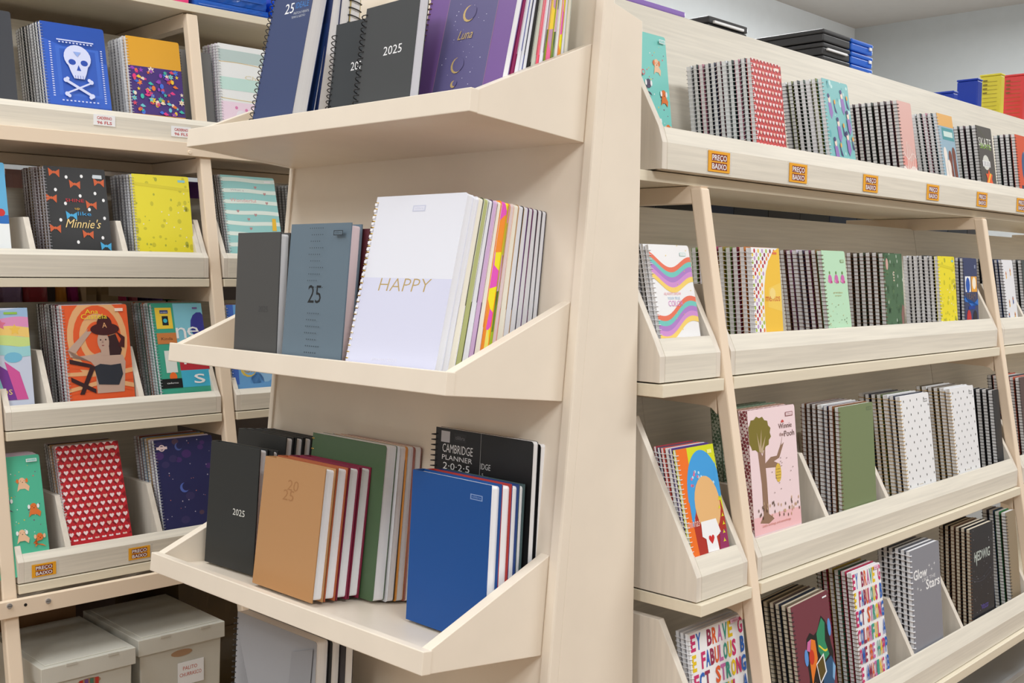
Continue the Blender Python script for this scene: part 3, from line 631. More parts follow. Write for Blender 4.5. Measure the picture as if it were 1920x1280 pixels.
for i, (yf, z, th_) in enumerate(ROWR):
    if i == 0: spans = [(1.267, 3.9)]
    else: spans = [(1.2345+.022*(i-1), 1.383+.003), (1.4125, 2.472), (2.5025, 3.56)]
    for a, b in spans:
        mb = MB(); mb.xprism([(yf, z), (1.20, z), (1.20, z+th_), (yf, z+th_)], a, b, OAKED); RG.part('shelf_board', mb, bevel=.001)
mb = MB(); mb.box(1.267, 3.9, 1.170, 1.50, 1.935, 1.945, OAK); RG.part('top_board', mb)
bin_(0, 'display_tray', 'long pale oak tray with orange price tags, top of right rack', 1.295, 3.9, .9405, 1.646, .038, .0075, .061, .158, .30, divs=())
bin_(0, 'display_tray', 'short pale oak tray under the rainbow wave notebook, right rack', 1.236, 1.386, .8940, 1.3478, .036, .0115, .060, .158, .257, divs=())
bin_(0, 'display_tray', 'long pale oak tray of small notebooks with yellow covers, right rack', 1.4135, 2.474, .8940, 1.3478, .036, .0115, .060, .158, .257)
bin_(0, 'display_tray', 'pale oak tray right of second upright, second row of right rack', 2.503, 3.56, .8940, 1.3478, .036, .0115, .060, .158, .257, divs=(2.66,))
bin_(0, 'display_tray', 'short pale oak tray holding the blue and lime cover notebook, right rack', 1.2565, 1.386, .8395, 1.0495, .034, .012, .058, .162, .262)
bin_(0, 'display_tray', 'long pale oak tray with pink tree cover and green notebooks, right rack', 1.4135, 2.474, .8395, 1.0495, .034, .012, .058, .162, .262, divs=(1.64, 1.86))
bin_(0, 'display_tray', 'pale oak tray right of second upright, third row of right rack', 2.503, 3.56, .8395, 1.0495, .034, .012, .058, .162, .262)
bin_(0, 'display_tray', 'long pale oak bottom tray with maroon and grey notebooks, right rack', 1.2565, 2.474, .7905, .7668, .036, .013, .063, .165, .262, divs=(1.88, 2.10))
# ---------------------------------------------------------------- left gondola
TH = -0.0421
LG = Thing('gondola_shelf', 'sloping oak and cream steel shelving rack on the left', 'shelf', (1.2, 2.7, 0), TH)
def upl(z): return 2.35+LB*(z-1.5)
for ux in (.290, .776, 1.2935, 1.81):
    mb = MB(); mb.xprism([(upl(0), 0), (upl(0)+.024, 0), (upl(2.095)+.024, 2.095), (upl(2.095), 2.095)], ux, ux+.0285, METAL); LG.part('upright', mb, bevel=.003)
    for z in (2.099, 1.753, 1.451, 1.143, .843):
        mb = MB(); mb.xprism([(upl(z)+.02, z-.034), (2.95, z-.034), (2.95, z-.001), (upl(z)+.02, z-.001)], ux+.001, ux+.0275, METAL); LG.part('bracket', mb)
for (yf, z, tk, spans) in ((2.452, 2.10, .018, [(.25, 2.3)]), (2.385, 1.754, .030, [(.25, 2.3)]), (2.342, 1.452, .0185, [(.322, 1.287), (1.326, 2.3)]), (2.286, 1.144, .018, [(.322, .770), (.808, 1.287), (1.326, 2.3)]), (2.233, .844, .018, [(.322, .770), (.808, 1.287), (1.326, 2.3)])):
    for a, b in spans:
        mb = MB(); mb.box(a, b, yf, 2.90, z, z+tk, OAKED if tk < .02 else METAL); LG.part('shelf_board', mb, bevel=.001)
mb = MB(); mb.box(.25, 2.3, 2.64, 2.665, 1.728, 1.7525, METAL); LG.part('back_rail', mb, bevel=.001)
mb = MB(); mb.xprism([(2.214, .806), (2.228, .806), (2.228, .8395), (2.214, .8395)], .25, 2.3, METAL); bar = LG.part('front_rail', mb, bevel=.001)
for (x, z) in ((.782, .831), (.857, .826)):
    mb = MB(); mb.cyl((x, 2.211, z), (0, 1, 0), .0052, .004, SWIRE); mb.box(x-.0045, x+.0045, 2.2104, 2.2109, z-.0005, z+.0005, C(70, 66, 60)); LG.part('screw', mb, bar, bevel=.0005)
mb = MB(); mb.cyl((.813, 2.2135, .827), (0, 1, 0), .0032, .002, black); LG.part('bolt_hole', mb, bar)
mb = MB(); mb.cyl((1.262, 2.3825, 1.762), (0, 1, 0), .0045, .004, METAL); LG.part('bolt', mb, bevel=.001)
mb = MB(); mb.box(.25, 2.3, 2.12, 2.95, .425, .443, OAK); LG.part('base_board', mb)
bin_(TH, 'display_tray', 'pale oak tray with white paper labels, top row of left rack', .26, 2.3, 2.400, 1.7848, .043, .010, .056, .235, .28)
bin_(TH, 'display_tray', 'pale oak tray holding black and yellow notebooks, left rack', .322, 1.287, 2.3445, 1.4728, .046, .010, .058, .25, .20, divs=(.885, 1.085, 1.262))
bin_(TH, 'display_tray', 'pale oak tray under the teal striped notebook, left rack', 1.326, 2.3, 2.3445, 1.4728, .046, .010, .058, .25, .20)
bin_(TH, 'display_tray', 'pale oak tray holding orange portrait notebook, left rack', .808, 1.287, 2.290, 1.1645, .037, .010, .049, .25, .248, divs=(.895, 1.094))
bin_(TH, 'display_tray', 'pale oak tray of the left rack holding the pastel rainbow notebook', .322, .770, 2.290, 1.1645, .037, .010, .049, .25, .248)
bin_(TH, 'display_tray', 'pale oak tray holding the sky blue gold-lettered notebook, left rack', 1.326, 2.3, 2.290, 1.1645, .037, .010, .049, .25, .248)
bin_(TH, 'display_tray', 'pale oak lower tray with two orange price tags, left rack', .808, 1.287, 2.236, .8645, .042, .011, .056, .25, .262, divs=(.907, 1.108))
bin_(TH, 'display_tray', 'pale oak lower tray at left edge holding teal confetti notebook', .322, .770, 2.236, .8645, .042, .011, .056, .25, .262)
mb = MB(); mb.box(.25, 2.3, 2.915, 2.93, 1.79, 2.099, METAL); LG.part('back_panel', mb)
# ================================================================ price tags
ORG = C(240, 170, 38); BRN = C(132, 56, 36)
SLEEVE = M('clear_plastic_sleeve', (244, 244, 240), rough=0.2, alpha=0.22)
def tag_(rot, x, y, z, w, h, label, rows, card, strip, ink, slant=0.0, cat='price tag', grp=None, sleeve=True):
    t = Thing('price_tag', label, cat, (x, y, z), rot, grp)
    if sleeve:
        mb = MB(); mb.box(x-w*.56, x+w*.62, y-.0006, y-.0001, z-h*.58, z+h*.58, SLEEVE); t.part('plastic_sleeve', mb)
    mb = MB(); mb.box(x-w/2, x+w/2, y-.0016, y-.0007, z-h/2, z+h/2, card)
    for i, r in enumerate(rows):
        zc = z+h*(.06 if i == 0 else -.36); hh = h*.27
        if strip: mb.box(x-w*.36, x+w*.36, y-.0018, y-.0016, zc-h*.04, zc+hh+h*.04, strip)
        put_text(mb, r, lambda a, b: (a, y-.0019, b), x-w*.34, zc, hh, w*.68, ink, bold=.015)
    t.part('card', mb)
for i, x in enumerate((1.438, 1.6755, 1.940, 2.216, 2.475, 2.715)):
    tag_(0, x, .9405, 1.6665, .058, .031, 'orange price tag, %s from the left on the top right tray' % ['first', 'second', 'third', 'fourth', 'fifth', 'sixth'][i], ('PREÇO', 'BAIXO'), ORG, BRN, white, grp='orange price tags on the top right tray')
for i, (x, nm) in enumerate(((.858, 'orange price tag beside the upright on lower left tray'), (1.060, 'orange price tag under the red heart notebook, lower left tray'))):
    tag_(TH, x, 2.236, .8855, .048, .026, nm, ('PREÇO', 'BAIXO'), ORG, BRN, white, grp='orange price tags on the lower left tray')
tag_(TH, 1.066, 2.400, 1.8165, .049, .024, 'white paper label with red lettering below the blue skull notebook', ('CADERNO', '96 FLS'), white, None, C(196, 52, 52), cat='label', grp='white paper labels', sleeve=False)
tag_(TH, 1.248, 2.400, 1.8085, .049, .024, 'white paper label with red lettering below the floral notebook', ('CADERNO', '96 FLS'), white, None, C(196, 52, 52), cat='label', grp='white paper labels', sleeve=False)
# ================================================================ notebooks, right rack (face -Y)
def SR(x, yb, zf, w, h, t, n, lean, cover, art, desc, place, **k): stack(0, 0, (x, yb, zf), w, h, t, n, lean, cover, art, desc, place, **k)
DK = [C(60, 62, 66), C(92, 60, 72), C(60, 84, 78), C(80, 74, 96), C(40, 42, 46)]
WB = [C(70, 72, 78), C(196, 130, 150), C(40, 60, 60), C(226, 226, 230), C(120, 80, 90), C(60, 66, 90)]
T1, T2, T3, T4 = 'right rack top row', 'right rack second row', 'right rack third row', 'right rack bottom row'
SR(1.362, 1.040, 1.6590, .105, .214, .012, 1, .12, C(126, 208, 200), a_confetti, 'turquoise puppy and confetti', T1, wire=BWIRE, wname='black-wired')
SR(1.569, .949, 1.6590, .093, .186, .0108, 11, .118, C(206, 74, 74), hearts((206, 74, 74), (150, 60, 60)), 'red and pink heart pattern', T1, backs=WB)
SR(1.814, .947, 1.6590, .096, .188, .0112, 7, .160, C(126, 190, 192), a_mermaid, 'teal and violet sea pattern', T1, backs=[C(120, 126, 60), C(226, 226, 230), C(60, 80, 66), C(60, 62, 60)], wires=[WWIRE, WWIRE, WWIRE, WWIRE, WWIRE, BWIRE, BWIRE])
SR(2.114, .948, 1.6590, .063, .184, .0125, 8, .150, C(222, 176, 168), a_pinkart, 'dusty pink marbled', T1, wire=BWIRE, wname='black-wired', backs=[C(92, 44, 60), C(66, 44, 50), C(90, 60, 50), C(44, 56, 46), C(40, 40, 44)])
SR(2.309, .947, 1.6590, .080, .182, .0108, 6, .174, C(120, 160, 176), a_horses, 'orange and blue horse scene', T1, backs=WB)
SR(2.509, .948, 1.6590, .091, .176, .0125, 4, .149, C(84, 80, 76), a_skate, 'dark grey skate lettering', T1, wire=BWIRE, wname='black-wired', backs=DK)
SR(2.745, .949, 1.6590, .090, .178, .0125, 4, .13, C(216, 88, 52), a_orangeblue, 'orange and blue blocks', T1, wire=BWIRE, wname='black-wired', backs=DK)
SR(1.261, .903, 1.3590, .098, .182, .0075, 4, .193, white, a_waves, 'white rainbow wave', T2, backs=[white, C(60, 60, 60), C(220, 220, 226)])
SR(1.509, .907, 1.3590, .084, .181, .0120, 9, .096, white, a_beans, 'yellow with candy dots', T2, backs=[C(196, 120, 60), C(120, 40, 60), C(110, 140, 70), C(150, 130, 60), C(170, 60, 110)])
SR(1.745, .905, 1.3590, .084, .182, .0112, 7, .142, C(190, 228, 196), a_mint, 'mint green beetle', T2, wire=ZWIRE, wname='bronze-wired', backs=[C(126, 96, 60), C(120, 60, 90), C(60, 50, 70), C(210, 200, 214), C(150, 90, 130), C(90, 60, 50)])
SR(1.967, .907, 1.3590, .079, .181, .0120, 6, .096, C(78, 110, 80), a_forest, 'forest green foliage', T2, wire=ZWIRE, wname='bronze-wired', backs=[C(70, 60, 40), C(84, 66, 50), C(60, 70, 50)])
SR(2.215, .907, 1.3590, .083, .180, .0100, 7, .100, C(238, 222, 40), a_yellow, 'bright yellow spotted', T2, backs=[C(60, 60, 62), C(226, 226, 230)])
SR(2.338, .909, 1.3590, .075, .178, .0090, 2, .079, C(58, 66, 104), a_navy, 'navy panel', T2, wire=BWIRE, wname='black-wired')
SR(2.516, .925, 1.3590, .056, .178, .0110, 4, .12, C(50, 60, 90), None, 'plain navy', T2, wire=BWIRE, wname='black-wired', backs=DK)
SR(2.577, .905, 1.3590, .067, .179, .0090, 3, .142, C(232, 232, 236), a_whitefun, 'white with small orange figures', T2, wire=BWIRE, wname='black-wired', backs=[C(60, 80, 130), C(40, 44, 60)])
SR(2.690, .905, 1.3590, .090, .179, .0110, 5, .12, C(70, 76, 74), None, 'dark green-grey', T2, wire=BWIRE, wname='black-wired', backs=DK)
SR(1.269, .846, 1.0605, .090, .196, .0062, 6, .225, C(214, 220, 30), a_girl, 'orange, lime and blue', T3, backs=[C(80, 50, 130), C(226, 226, 226), C(206, 90, 80), C(60, 80, 110), C(150, 50, 60)], yaw=-.02)
PLG = M('green_plaid_edge', (96, 122, 100)); PLB = M('brown_plaid_edge', (150, 116, 96)); PLR = M('red_plaid_edge', (150, 84, 84))
def plaid(name, c1, c2):
    if name in MATS: return MATS[name]
    m = M(name, c1); nt = m.node_tree; b = nt.nodes['Principled BSDF']
    tc = nt.nodes.new('ShaderNodeTexCoord'); mp = nt.nodes.new('ShaderNodeMapping'); ck = nt.nodes.new('ShaderNodeTexChecker')
    mp.inputs['Rotation'].default_value = (PI/4, PI/4, PI/4); ck.inputs['Scale'].default_value = 230
    ck.inputs['Color1'].default_value = (*lin(c1), 1); ck.inputs['Color2'].default_value = (*lin(c2), 1)
    nt.links.new(tc.outputs['Object'], mp.inputs[0]); nt.links.new(mp.outputs[0], ck.inputs[0]); nt.links.new(ck.outputs[0], b.inputs['Base Color'])
    return m
PG = plaid('green_gingham', (88, 116, 92), (186, 198, 182)); PB = plaid('brown_gingham', (140, 104, 84), (216, 200, 186)); PR = plaid('red_gingham', (140, 66, 74), (232, 216, 216))
_b = (1.434, .853, 1.0605)
for i, (pm, cv, ds) in enumerate(((PR, C(244, 220, 224), 'pale pink stapled notebook with tree and beehive cover, third row of right rack'), (PB, C(150, 116, 96), 'brown gingham notebook behind the pink tree notebook'), (PG, C(96, 122, 100), 'green gingham notebook at the back behind the pink tree notebook'), (PG, C(120, 130, 110), 'dark green gingham notebook hindmost behind the upright, third row'))):
    make_book(frame(0, 0, (_b[0], _b[1]+i*.0165, _b[2]+.0015), -.01, .104, 0), .136, .234, .0155, cv, a_tree if i == 0 else None, kind='none', page=pm, label=ds, group='gingham-edged notebooks', aname='tree', name='notebook', lo=.2)
SR(1.709, .854, 1.0605, .125, .218, .0098, 7, .079, C(122, 136, 96), a_logo, 'plain olive green', T3, wire=ZWIRE, wname='bronze-wired', backs=[C(140, 90, 60), C(50, 54, 80), C(226, 226, 226), C(120, 100, 90), C(96, 84, 80)])
SR(1.963, .852, 1.0605, .126, .217, .0112, 7, .133, C(236, 236, 238), a_dots, 'white with black specks', T3, wire=GWIRE, wname='gold-wired', backs=[C(60, 64, 80), C(230, 230, 232), C(90, 100, 60), C(90, 80, 70)])
SR(2.190, .852, 1.0605, .120, .216, .0112, 6, .134, C(235, 235, 237), a_dots, 'speckled white, right-hand', T3, wire=GWIRE, wname='gold-wired', backs=[C(230, 230, 232), C(120, 110, 90), C(100, 90, 80)], aname='dots2')
SR(2.425, .860, 1.0605, .036, .196, .0125, 5, .12, C(44, 46, 50), None, 'black', T3, wire=BWIRE, wname='black-wired', backs=[C(44, 46, 50)])
SR(2.580, .855, 1.0605, .120, .214, .0115, 6, .13, C(90, 70, 66), None, 'dark brown', T3, wire=BWIRE, wname='black-wired', backs=[C(200, 90, 60), C(60, 64, 70), C(226, 226, 226)])
SR(1.290, .846, .7800, .140, .211, .0075, 3, .137, white, a_words, 'colourful capital letters', 'right rack bottom left tray', backs=[C(210, 210, 214)], name='spiral_notebook')
SR(1.505, .802, .7800, .130, .213, .0092, 6, .151, C(118, 56, 68), a_guitar, 'maroon painted guitar', T4, wire=BWIRE, wname='bronze-wired', page=CREAMP, backs=[C(120, 110, 90), C(44, 48, 60), C(110, 90, 80)], yaw=.06)
SR(1.696, .803, .7800, .104, .229, .0105, 6, .131, white, a_words, 'tall colourful capital letters', T4, wire=ZWIRE, wname='bronze-wired', backs=[C(180, 60, 90), C(60, 100, 80), C(180, 150, 60)], aname='words2')
SR(1.904, .805, .7800, .125, .229, .0100, 6, .088, C(140, 141, 150), a_glow, 'silver grey starry', T4, wire=WWIRE, backs=[C(120, 120, 126), C(100, 100, 106)], wr=.0011, pitch=.0095)
SR(2.168, .807, .7800, .118, .226, .0098, 6, .064, C(44, 44, 48), a_requiem, 'black night sky', T4, wire=ZWIRE, wname='bronze-wired', page=CREAMP, backs=[C(40, 40, 44), C(60, 52, 46), C(130, 96, 76)])
SR(2.400, .812, .7800, .055, .222, .0125, 4, .11, C(150, 134, 110), None, 'beige kraft', T4, wire=BWIRE, wname='black-wired', backs=[C(50, 120, 70), C(60, 90, 130), C(110, 100, 110)])
# ================================================================ notebooks, left rack
def SL(x, yb, zf, w, h, t, n, lean, cover, art, desc, place, **k): stack(TH, 0, (x, yb, zf), w, h, t, n, lean, cover, art, desc, place, **k)
L1, L2, L3, L4 = 'left rack top row', 'left rack second row', 'left rack third row', 'left rack bottom row'
SL(.748, 2.414, 1.797, .142, .236, .014, 3, .19, C(64, 66, 72), None, 'plain charcoal', L1, wire=BWIRE, wname='black-wired', backs=DK)
SL(.954, 2.414, 1.797, .141, .229, .0150, 9, .202, C(38, 82, 176), a_skull, 'blue skull', L1, wire=SWIRE, wname='silver-wired', backs=[C(36, 44, 48), C(30, 34, 40), C(200, 200, 206), C(60, 64, 70), C(40, 42, 46)], roll=-.012)
SL(1.143, 2.416, 1.797, .130, .224, .0160, 6, .161, C(226, 164, 34), a_floral, 'mustard and purple floral', L1, backs=[C(200, 200, 204), C(150, 150, 156)], roll=-.012)
SL(1.279, 2.440, 1.797, .083, .215, .0130, 4, .13, C(120, 120, 120), None, 'grey', L1, wire=BWIRE, wname='black-wired', backs=DK)
SL(1.369, 2.419, 1.797, .150, .240, .0150, 5, .113, C(240, 242, 242), a_pastel, 'pastel striped', L1, wire=SWIRE, wname='silver-wired', backs=[C(206, 190, 206), C(220, 214, 220)])
SL(.711, 2.360, 1.483, .142, .228, .013, 4, .20, C(98, 176, 220), a_lightblue, 'sky blue', L2, backs=DK)
SL(.933, 2.358, 1.483, .134, .228, .0150, 8, .200, C(40, 40, 42), a_blackdots, 'black with white dots', L2, wire=SWIRE, wname='silver-wired', backs=[C(120, 96, 60), C(90, 70, 66), C(110, 90, 90), C(150, 140, 146)], page=M('greyish_paper_edge', (196, 190, 196)))
SL(1.127, 2.363, 1.483, .138, .222, .0160, 7, .144, C(236, 222, 44), a_yellow, 'yellow spotted', L2, wire=SWIRE, wname='silver-wired', backs=[C(150, 150, 156), C(120, 120, 126)], aname='yellow2', roll=-.01)
SL(1.356, 2.355, 1.483, .148, .242, .0100, 4, .25, C(150, 206, 204), a_tealstripes, 'teal striped heart', L2, wire=SWIRE, wname='silver-wired', backs=[C(200, 190, 200), C(110, 96, 80), C(80, 70, 60)])
SL(1.560, 2.380, 1.483, .130, .225, .0150, 6, .14, C(206, 200, 196), None, 'pale grey', L2, wire=SWIRE, wname='silver-wired', backs=[C(150, 150, 150)])
SL(.733, 2.307, 1.175, .141, .236, .013, 4, .17, C(206, 214, 234), a_rainbow, 'pastel rainbow', L3, backs=DK)
SL(.948, 2.307, 1.175, .143, .239, .0155, 9, .170, C(232, 96, 50), a_portrait, 'orange portrait', L3, wire=SWIRE, wname='silver-wired', backs=[C(226, 226, 230), C(110, 40, 50), C(80, 30, 40), C(60, 60, 62)], roll=-.012)
SL(1.154, 2.304, 1.175, .124, .244, .0140, 7, .26, C(64, 166, 140), a_typo, 'teal and blue letters', L3, wire=SWIRE, wname='silver-wired', backs=[C(64, 150, 130), C(200, 204, 206), C(190, 110, 70)])
SL(1.330, 2.304, 1.175, .150, .236, .0140, 5, .17, C(110, 170, 226), a_cinderela, 'sky blue gold-lettered', L3, wire=SWIRE, wname='silver-wired', backs=[C(150, 120, 120), C(170, 150, 150)])
SL(.735, 2.241, .875, .141, .240, .014, 4, .25, C(84, 190, 156), a_confetti, 'green puppy and confetti', L4, backs=[C(200, 180, 190)], aname='confetti2')
SL(.919, 2.243, .875, .136, .253, .0120, 5, .330, C(196, 40, 50), hearts((196, 40, 50), (140, 30, 40)), 'deep red heart pattern', L4, wire=SWIRE, wname='silver-wired', backs=[C(200, 190, 190), C(190, 150, 110), C(60, 60, 60)], aname='hearts2')
SL(1.129, 2.247, .875, .142, .242, .0160, 6, .251, C(44, 46, 92), a_galaxy, 'navy galaxy', L4, wire=SWIRE, wname='silver-wired', backs=[C(206, 190, 200), C(200, 160, 90), C(140, 170, 200), C(150, 80, 60)])
# ================================================================ planners on the end cap (face -X)
B = -PI/2
def efloor(k, x):   # floor height of tray k at x
    z = (1.6886, 1.350, 1.019, .688)[k]; xf = P0.x+LA*(z-P0.z)
    return z+.0125-LA*(x-xf)
def EB(k, x, y, w, h, t, lean, cover, art, label, yaw=0, roll=0, z=None, **kw):
    zz = efloor(k, x)+.0008+t*math.sin(max(0, lean+LA))*.9+abs(w*math.sin(roll))*(1 if roll > 0 else 0)
    return make_book(frame(0, B, (x, y, z or zz), yaw, lean, roll), w, h, t, cover, art, label=label, cat='planner', **kw)
CH = C(70, 72, 74)
# top tray
PT = 'top tray'
EB(0, .949, 1.449, .093, .268, .026, .237, C(62, 74, 112), a_ideale, 'navy coil-bound planner with 25 and lettering, left on top cream tray', yaw=.064, roll=-.02, wire=BWIRE, kind='coil', name='coil_bound_planner', aname='ideale', back=C(30, 56, 110), pitch=.0095)
EB(0, .9905, 1.440, .0815, .262, .003, .20, C(30, 56, 110), None, 'dark blue cover sheet leaning behind the navy coil planner', kind='none', name='planner', back=C(30, 56, 110))
EB(0, .997, 1.436, .082, .262, .018, .165, C(30, 48, 96), None, 'white page planner with dark blue cover behind the navy coil planner', kind='none', name='planner', back=C(30, 36, 60), page=PAPER)
EB(0, 1.019, 1.432, .080, .262, .017, .125, C(40, 50, 90), None, 'hindmost white page planner seen above the small black planner', kind='none', name='planner', back=C(40, 44, 60))
make_book(frame(0, PI/2, (1.058, 1.350, efloor(0, 1.058)+.003), 0, -.10, 0), .075, .262, .018, C(190, 170, 110), None, label='planner with wide black wire facing right, above the small black planner', cat='planner', wire=BWIRE, name='spiral_planner', pitch=.011, wt=.022, wr=.001)
EB(0, .979, 1.300, .100, .148, .016, .110, C(58, 62, 66), a_20, 'small black coil planner half hidden behind the 2025 one', wire=BWIRE, kind='coil', name='coil_bound_planner', aname='2025a', pitch=.0085)
EB(0, .951, 1.202, .111, .150, .015, .148, CH, a_2025w, 'charcoal coil-bound planner with white 2025 on the top cream tray', yaw=-.014, roll=-.018, wire=BWIRE, kind='coil', name='coil_bound_planner', aname='2025b', pitch=.0085)
EB(0, .988, 1.136, .166, .235, .010, .245, C(118, 84, 150), a_purple, 'purple planner with gold moons on the top cream tray', wire=ZWIRE, kind='coil', name='coil_bound_planner', aname='purple', pitch=.0075)
def fan(k, items, x0, x1, y, w, h, l0, l1, place, grp):
    tot = sum(i[0] for i in items); cum = 0
    for i, (t, cv, pg, ds) in enumerate(items):
        f = cum/tot; x = x0+(x1-x0)*f; cum += t
        tt = min(t, (x1-x0)*t/tot)*.97
        EB(k, x, y, w, h, tt, l0+(l1-l0)*f, cv, None, '%s, %s' % (ds, place), kind='none', page=pg, back=cv, name='planner', group=grp)
def PE(name, rgb): return M(name, rgb, rough=.8, spec=.2, grain=((1, 900, 1), 1.0, .08))
def patch(name, cols):
    if name in MATS: return MATS[name]
    m = M(name, cols[0]); nt = m.node_tree; b = nt.nodes['Principled BSDF']
    tc = nt.nodes.new('ShaderNodeTexCoord'); mp = nt.nodes.new('ShaderNodeMapping'); v = nt.nodes.new('ShaderNodeTexVoronoi'); rp = nt.nodes.new('ShaderNodeValToRGB'); sp = nt.nodes.new('ShaderNodeSeparateColor')
    mp.inputs['Scale'].default_value = (1, 34, 26); v.inputs['Scale'].default_value = 1.0
    nt.links.new(tc.outputs['Object'], mp.inputs[0]); nt.links.new(mp.outputs[0], v.inputs[0]); nt.links.new(v.outputs['Color'], sp.inputs[0]); nt.links.new(sp.outputs[0], rp.inputs[0]); nt.links.new(rp.outputs[0], b.inputs['Base Color'])
    rp.color_ramp.interpolation = 'CONSTANT'
    while len(rp.color_ramp.elements) < len(cols): rp.color_ramp.elements.new(.5)
    for i, c in enumerate(cols): rp.color_ramp.elements[i].position = .1+.8*i/len(cols) if i else 0; rp.color_ramp.elements[i].color = (*lin(c), 1)
    return m
HARL = patch('harlequin_edge', [(250, 236, 40), (250, 150, 50), (236, 90, 200), (250, 240, 120), (250, 236, 40)])
HARP = patch('pink_patch_edge', [(250, 200, 110), (240, 110, 160), (250, 214, 60), (200, 150, 180)])
LIME = patch('lime_leaf_edge', [(170, 200, 60), (110, 140, 60), (206, 170, 196), (90, 110, 60)])
OLV = PE('olive_page_edge', (186, 192, 132)); LIL = PE('lilac_page_edge', (214, 182, 222)); IVO = PE('ivory_page_edge', (244, 240, 226)); WH = PE('bright_page_edge', (236, 238, 246))
BK = C(34, 32, 36); TN = C(190, 150, 100); PLM = C(104, 34, 84); WC_ = C(238, 238, 244)
fan(0, [(.008, C(150, 40, 90), PE('magenta_page_edge', (150, 50, 100)), 'dark magenta planner right behind the purple moon planner'),
        (.010, WC_, WH, 'white edged planner behind the dark magenta one'), (.009, C(80, 90, 170), WH, 'thin planner with blue cover edges'),
        (.010, BK, WH, 'white planner with black cover edges, further left'), (.009, BK, PE('black_gold_edge', (52, 50, 48)), 'black planner with gold bands between white ones'),
        (.012, C(206, 208, 196), PE('sage_page_edge', (206, 210, 196)), 'pale sage planner'), (.008, C(244, 90, 120), PE('coral_page_edge', (246, 110, 130)), 'coral pink edged planner'),
        (.010, WC_, WH, 'white planner between coral and leaf patterned ones'), (.007, C(150, 120, 130), LIME, 'leaf patterned planner left of the pink patchwork one'),
        (.014, C(250, 214, 60), HARP, 'pink and yellow patchwork planner'), (.009, C(150, 180, 60), LIME, 'leaf patterned planner right of the pink patchwork one'),
        (.010, WC_, WH, 'white planner with magenta specks'), (.008, C(244, 160, 60), HARL, 'thin orange and yellow planner'), (.009, C(220, 220, 80), WH, 'yellow edged planner near the post'), (.010, C(200, 204, 196), IVO, 'hindmost ivory planner against the panel')],
    1.000, 1.108, 1.132, .163, .205, .235, .10, 'top cream tray', 'thin planners at the right of the top tray')
# middle tray
EB(1, .919, 1.451, .112, .187, .018, .049, C(74, 74, 74), a_2025dark, 'dark grey hardcover planner at the left end of middle cream tray', yaw=-.017, kind='hard', name='hardcover_planner', aname='2025c')
EB(1, .917, 1.325, .136, .197, .020, .095, C(102, 120, 134), a_blue25, 'slate blue hardcover planner with large 25 and perforated dots', kind='hard', name='hardcover_planner', aname='blue25', page=PINKP)
EB(1, .941, 1.318, .140, .193, .014, .09, C(88, 40, 48), None, 'dark maroon hardcover planner behind the slate blue one', kind='hard', name='hardcover_planner', page=PE('maroon_page_edge', (120, 60, 66)))
EB(1, .958, 1.312, .145, .190, .014, .09, C(190, 40, 58), None, 'red hardcover planner behind the maroon one', kind='hard', name='hardcover_planner')
EB(1, .9135, 1.176, .174, .238, .012, .242, C(232, 234, 244), a_happy, 'white and lilac wire-bound planner with gold HAPPY lettering', wire=GWIRE, name='spiral_planner', aname='happy', yaw=.013, wr=.0011, pitch=.0085, page=WH, rc=.0085)
fan(1, [(.010, WC_, WH, 'white planner right behind the gold lettered one'), (.013, WC_, IVO, 'ivory page planner'), (.012, C(84, 90, 60), OLV, 'olive planner'), (.011, WC_, WH, 'white planner between olive and lilac ones'),
        (.011, C(90, 60, 100), LIL, 'lilac planner'), (.011, C(244, 220, 226), IVO, 'cream planner between lilac and harlequin ones'), (.017, C(250, 150, 50), HARL, 'yellow, orange and magenta harlequin planner'),
        (.006, C(206, 214, 60), LIME, 'leaf edged thin planner'), (.009, C(244, 170, 150), PINKP, 'pinkish planner'), (.013, C(240, 226, 214), IVO, 'ivory planner right of the leaf edged one'),
        (.013, TN, WH, 'white planner with tan cover edges'), (.013, BK, WH, 'white planner with black and tan edges'), (.012, C(96, 40, 110), WH, 'white planner with violet edges'), (.013, PLM, WH, 'white planner with plum cover'), (.012, BK, WH, 'white planner with black edges'), (.011, C(60, 50, 56), WH, 'hindmost white planner by the post')],
    .928, 1.0935, 1.168, .166, .236, .238, .105, 'middle cream tray', 'thin planners at the right of the middle tray')
# lower tray
EB(2, .936, 1.564, .126, .194, .016, .075, C(40, 42, 42), a_2025b, 'black hardcover planner with 2025 at front left of lower tray', yaw=.06, kind='hard', name='hardcover_planner', aname='2025d')
EB(2, .954, 1.556, .126, .193, .012, .075, C(40, 42, 42), None, 'black hardcover planner right behind the black 2025 one', yaw=.06, kind='hard', name='hardcover_planner')
for i in range(5):
    EB(2, .9905+i*.0165, 1.585, .138 if i else .135, .212, .0155, .11, C(36, 37, 38), None, '%s black tall hardcover planner from the front, back left of lower tray' % ORD[i].replace('front', 'first'), kind='hard', name='hardcover_planner', group='tall black hardcover planners')
for i, (c, ds) in enumerate(((C(184, 138, 92), 'tan hardcover planner with embossed 25 at front of lower tray'), (C(172, 92, 56), 'terracotta hardcover planner behind the tan one'), (C(124, 30, 58), 'burgundy hardcover planner behind the terracotta one'), (C(124, 30, 58), 'second burgundy hardcover planner, hindmost behind the tan one'))):
    EB(2, .915+i*.0208, 1.396-i*.0005, .146, .189+(.001 if i else 0), .0200, .127, c, a_tan if i == 0 else None, ds, kind='hard', name='hardcover_planner', aname='tan', yaw=.006)
EB(2, 1.001, 1.396, .176, .225, .020, .110, C(76, 100, 70), a_plain, 'dark green wire-bound planner in lower cream tray', wire=GWIRE, name='spiral_planner', pitch=.016, wr=.0013, rc=.008)
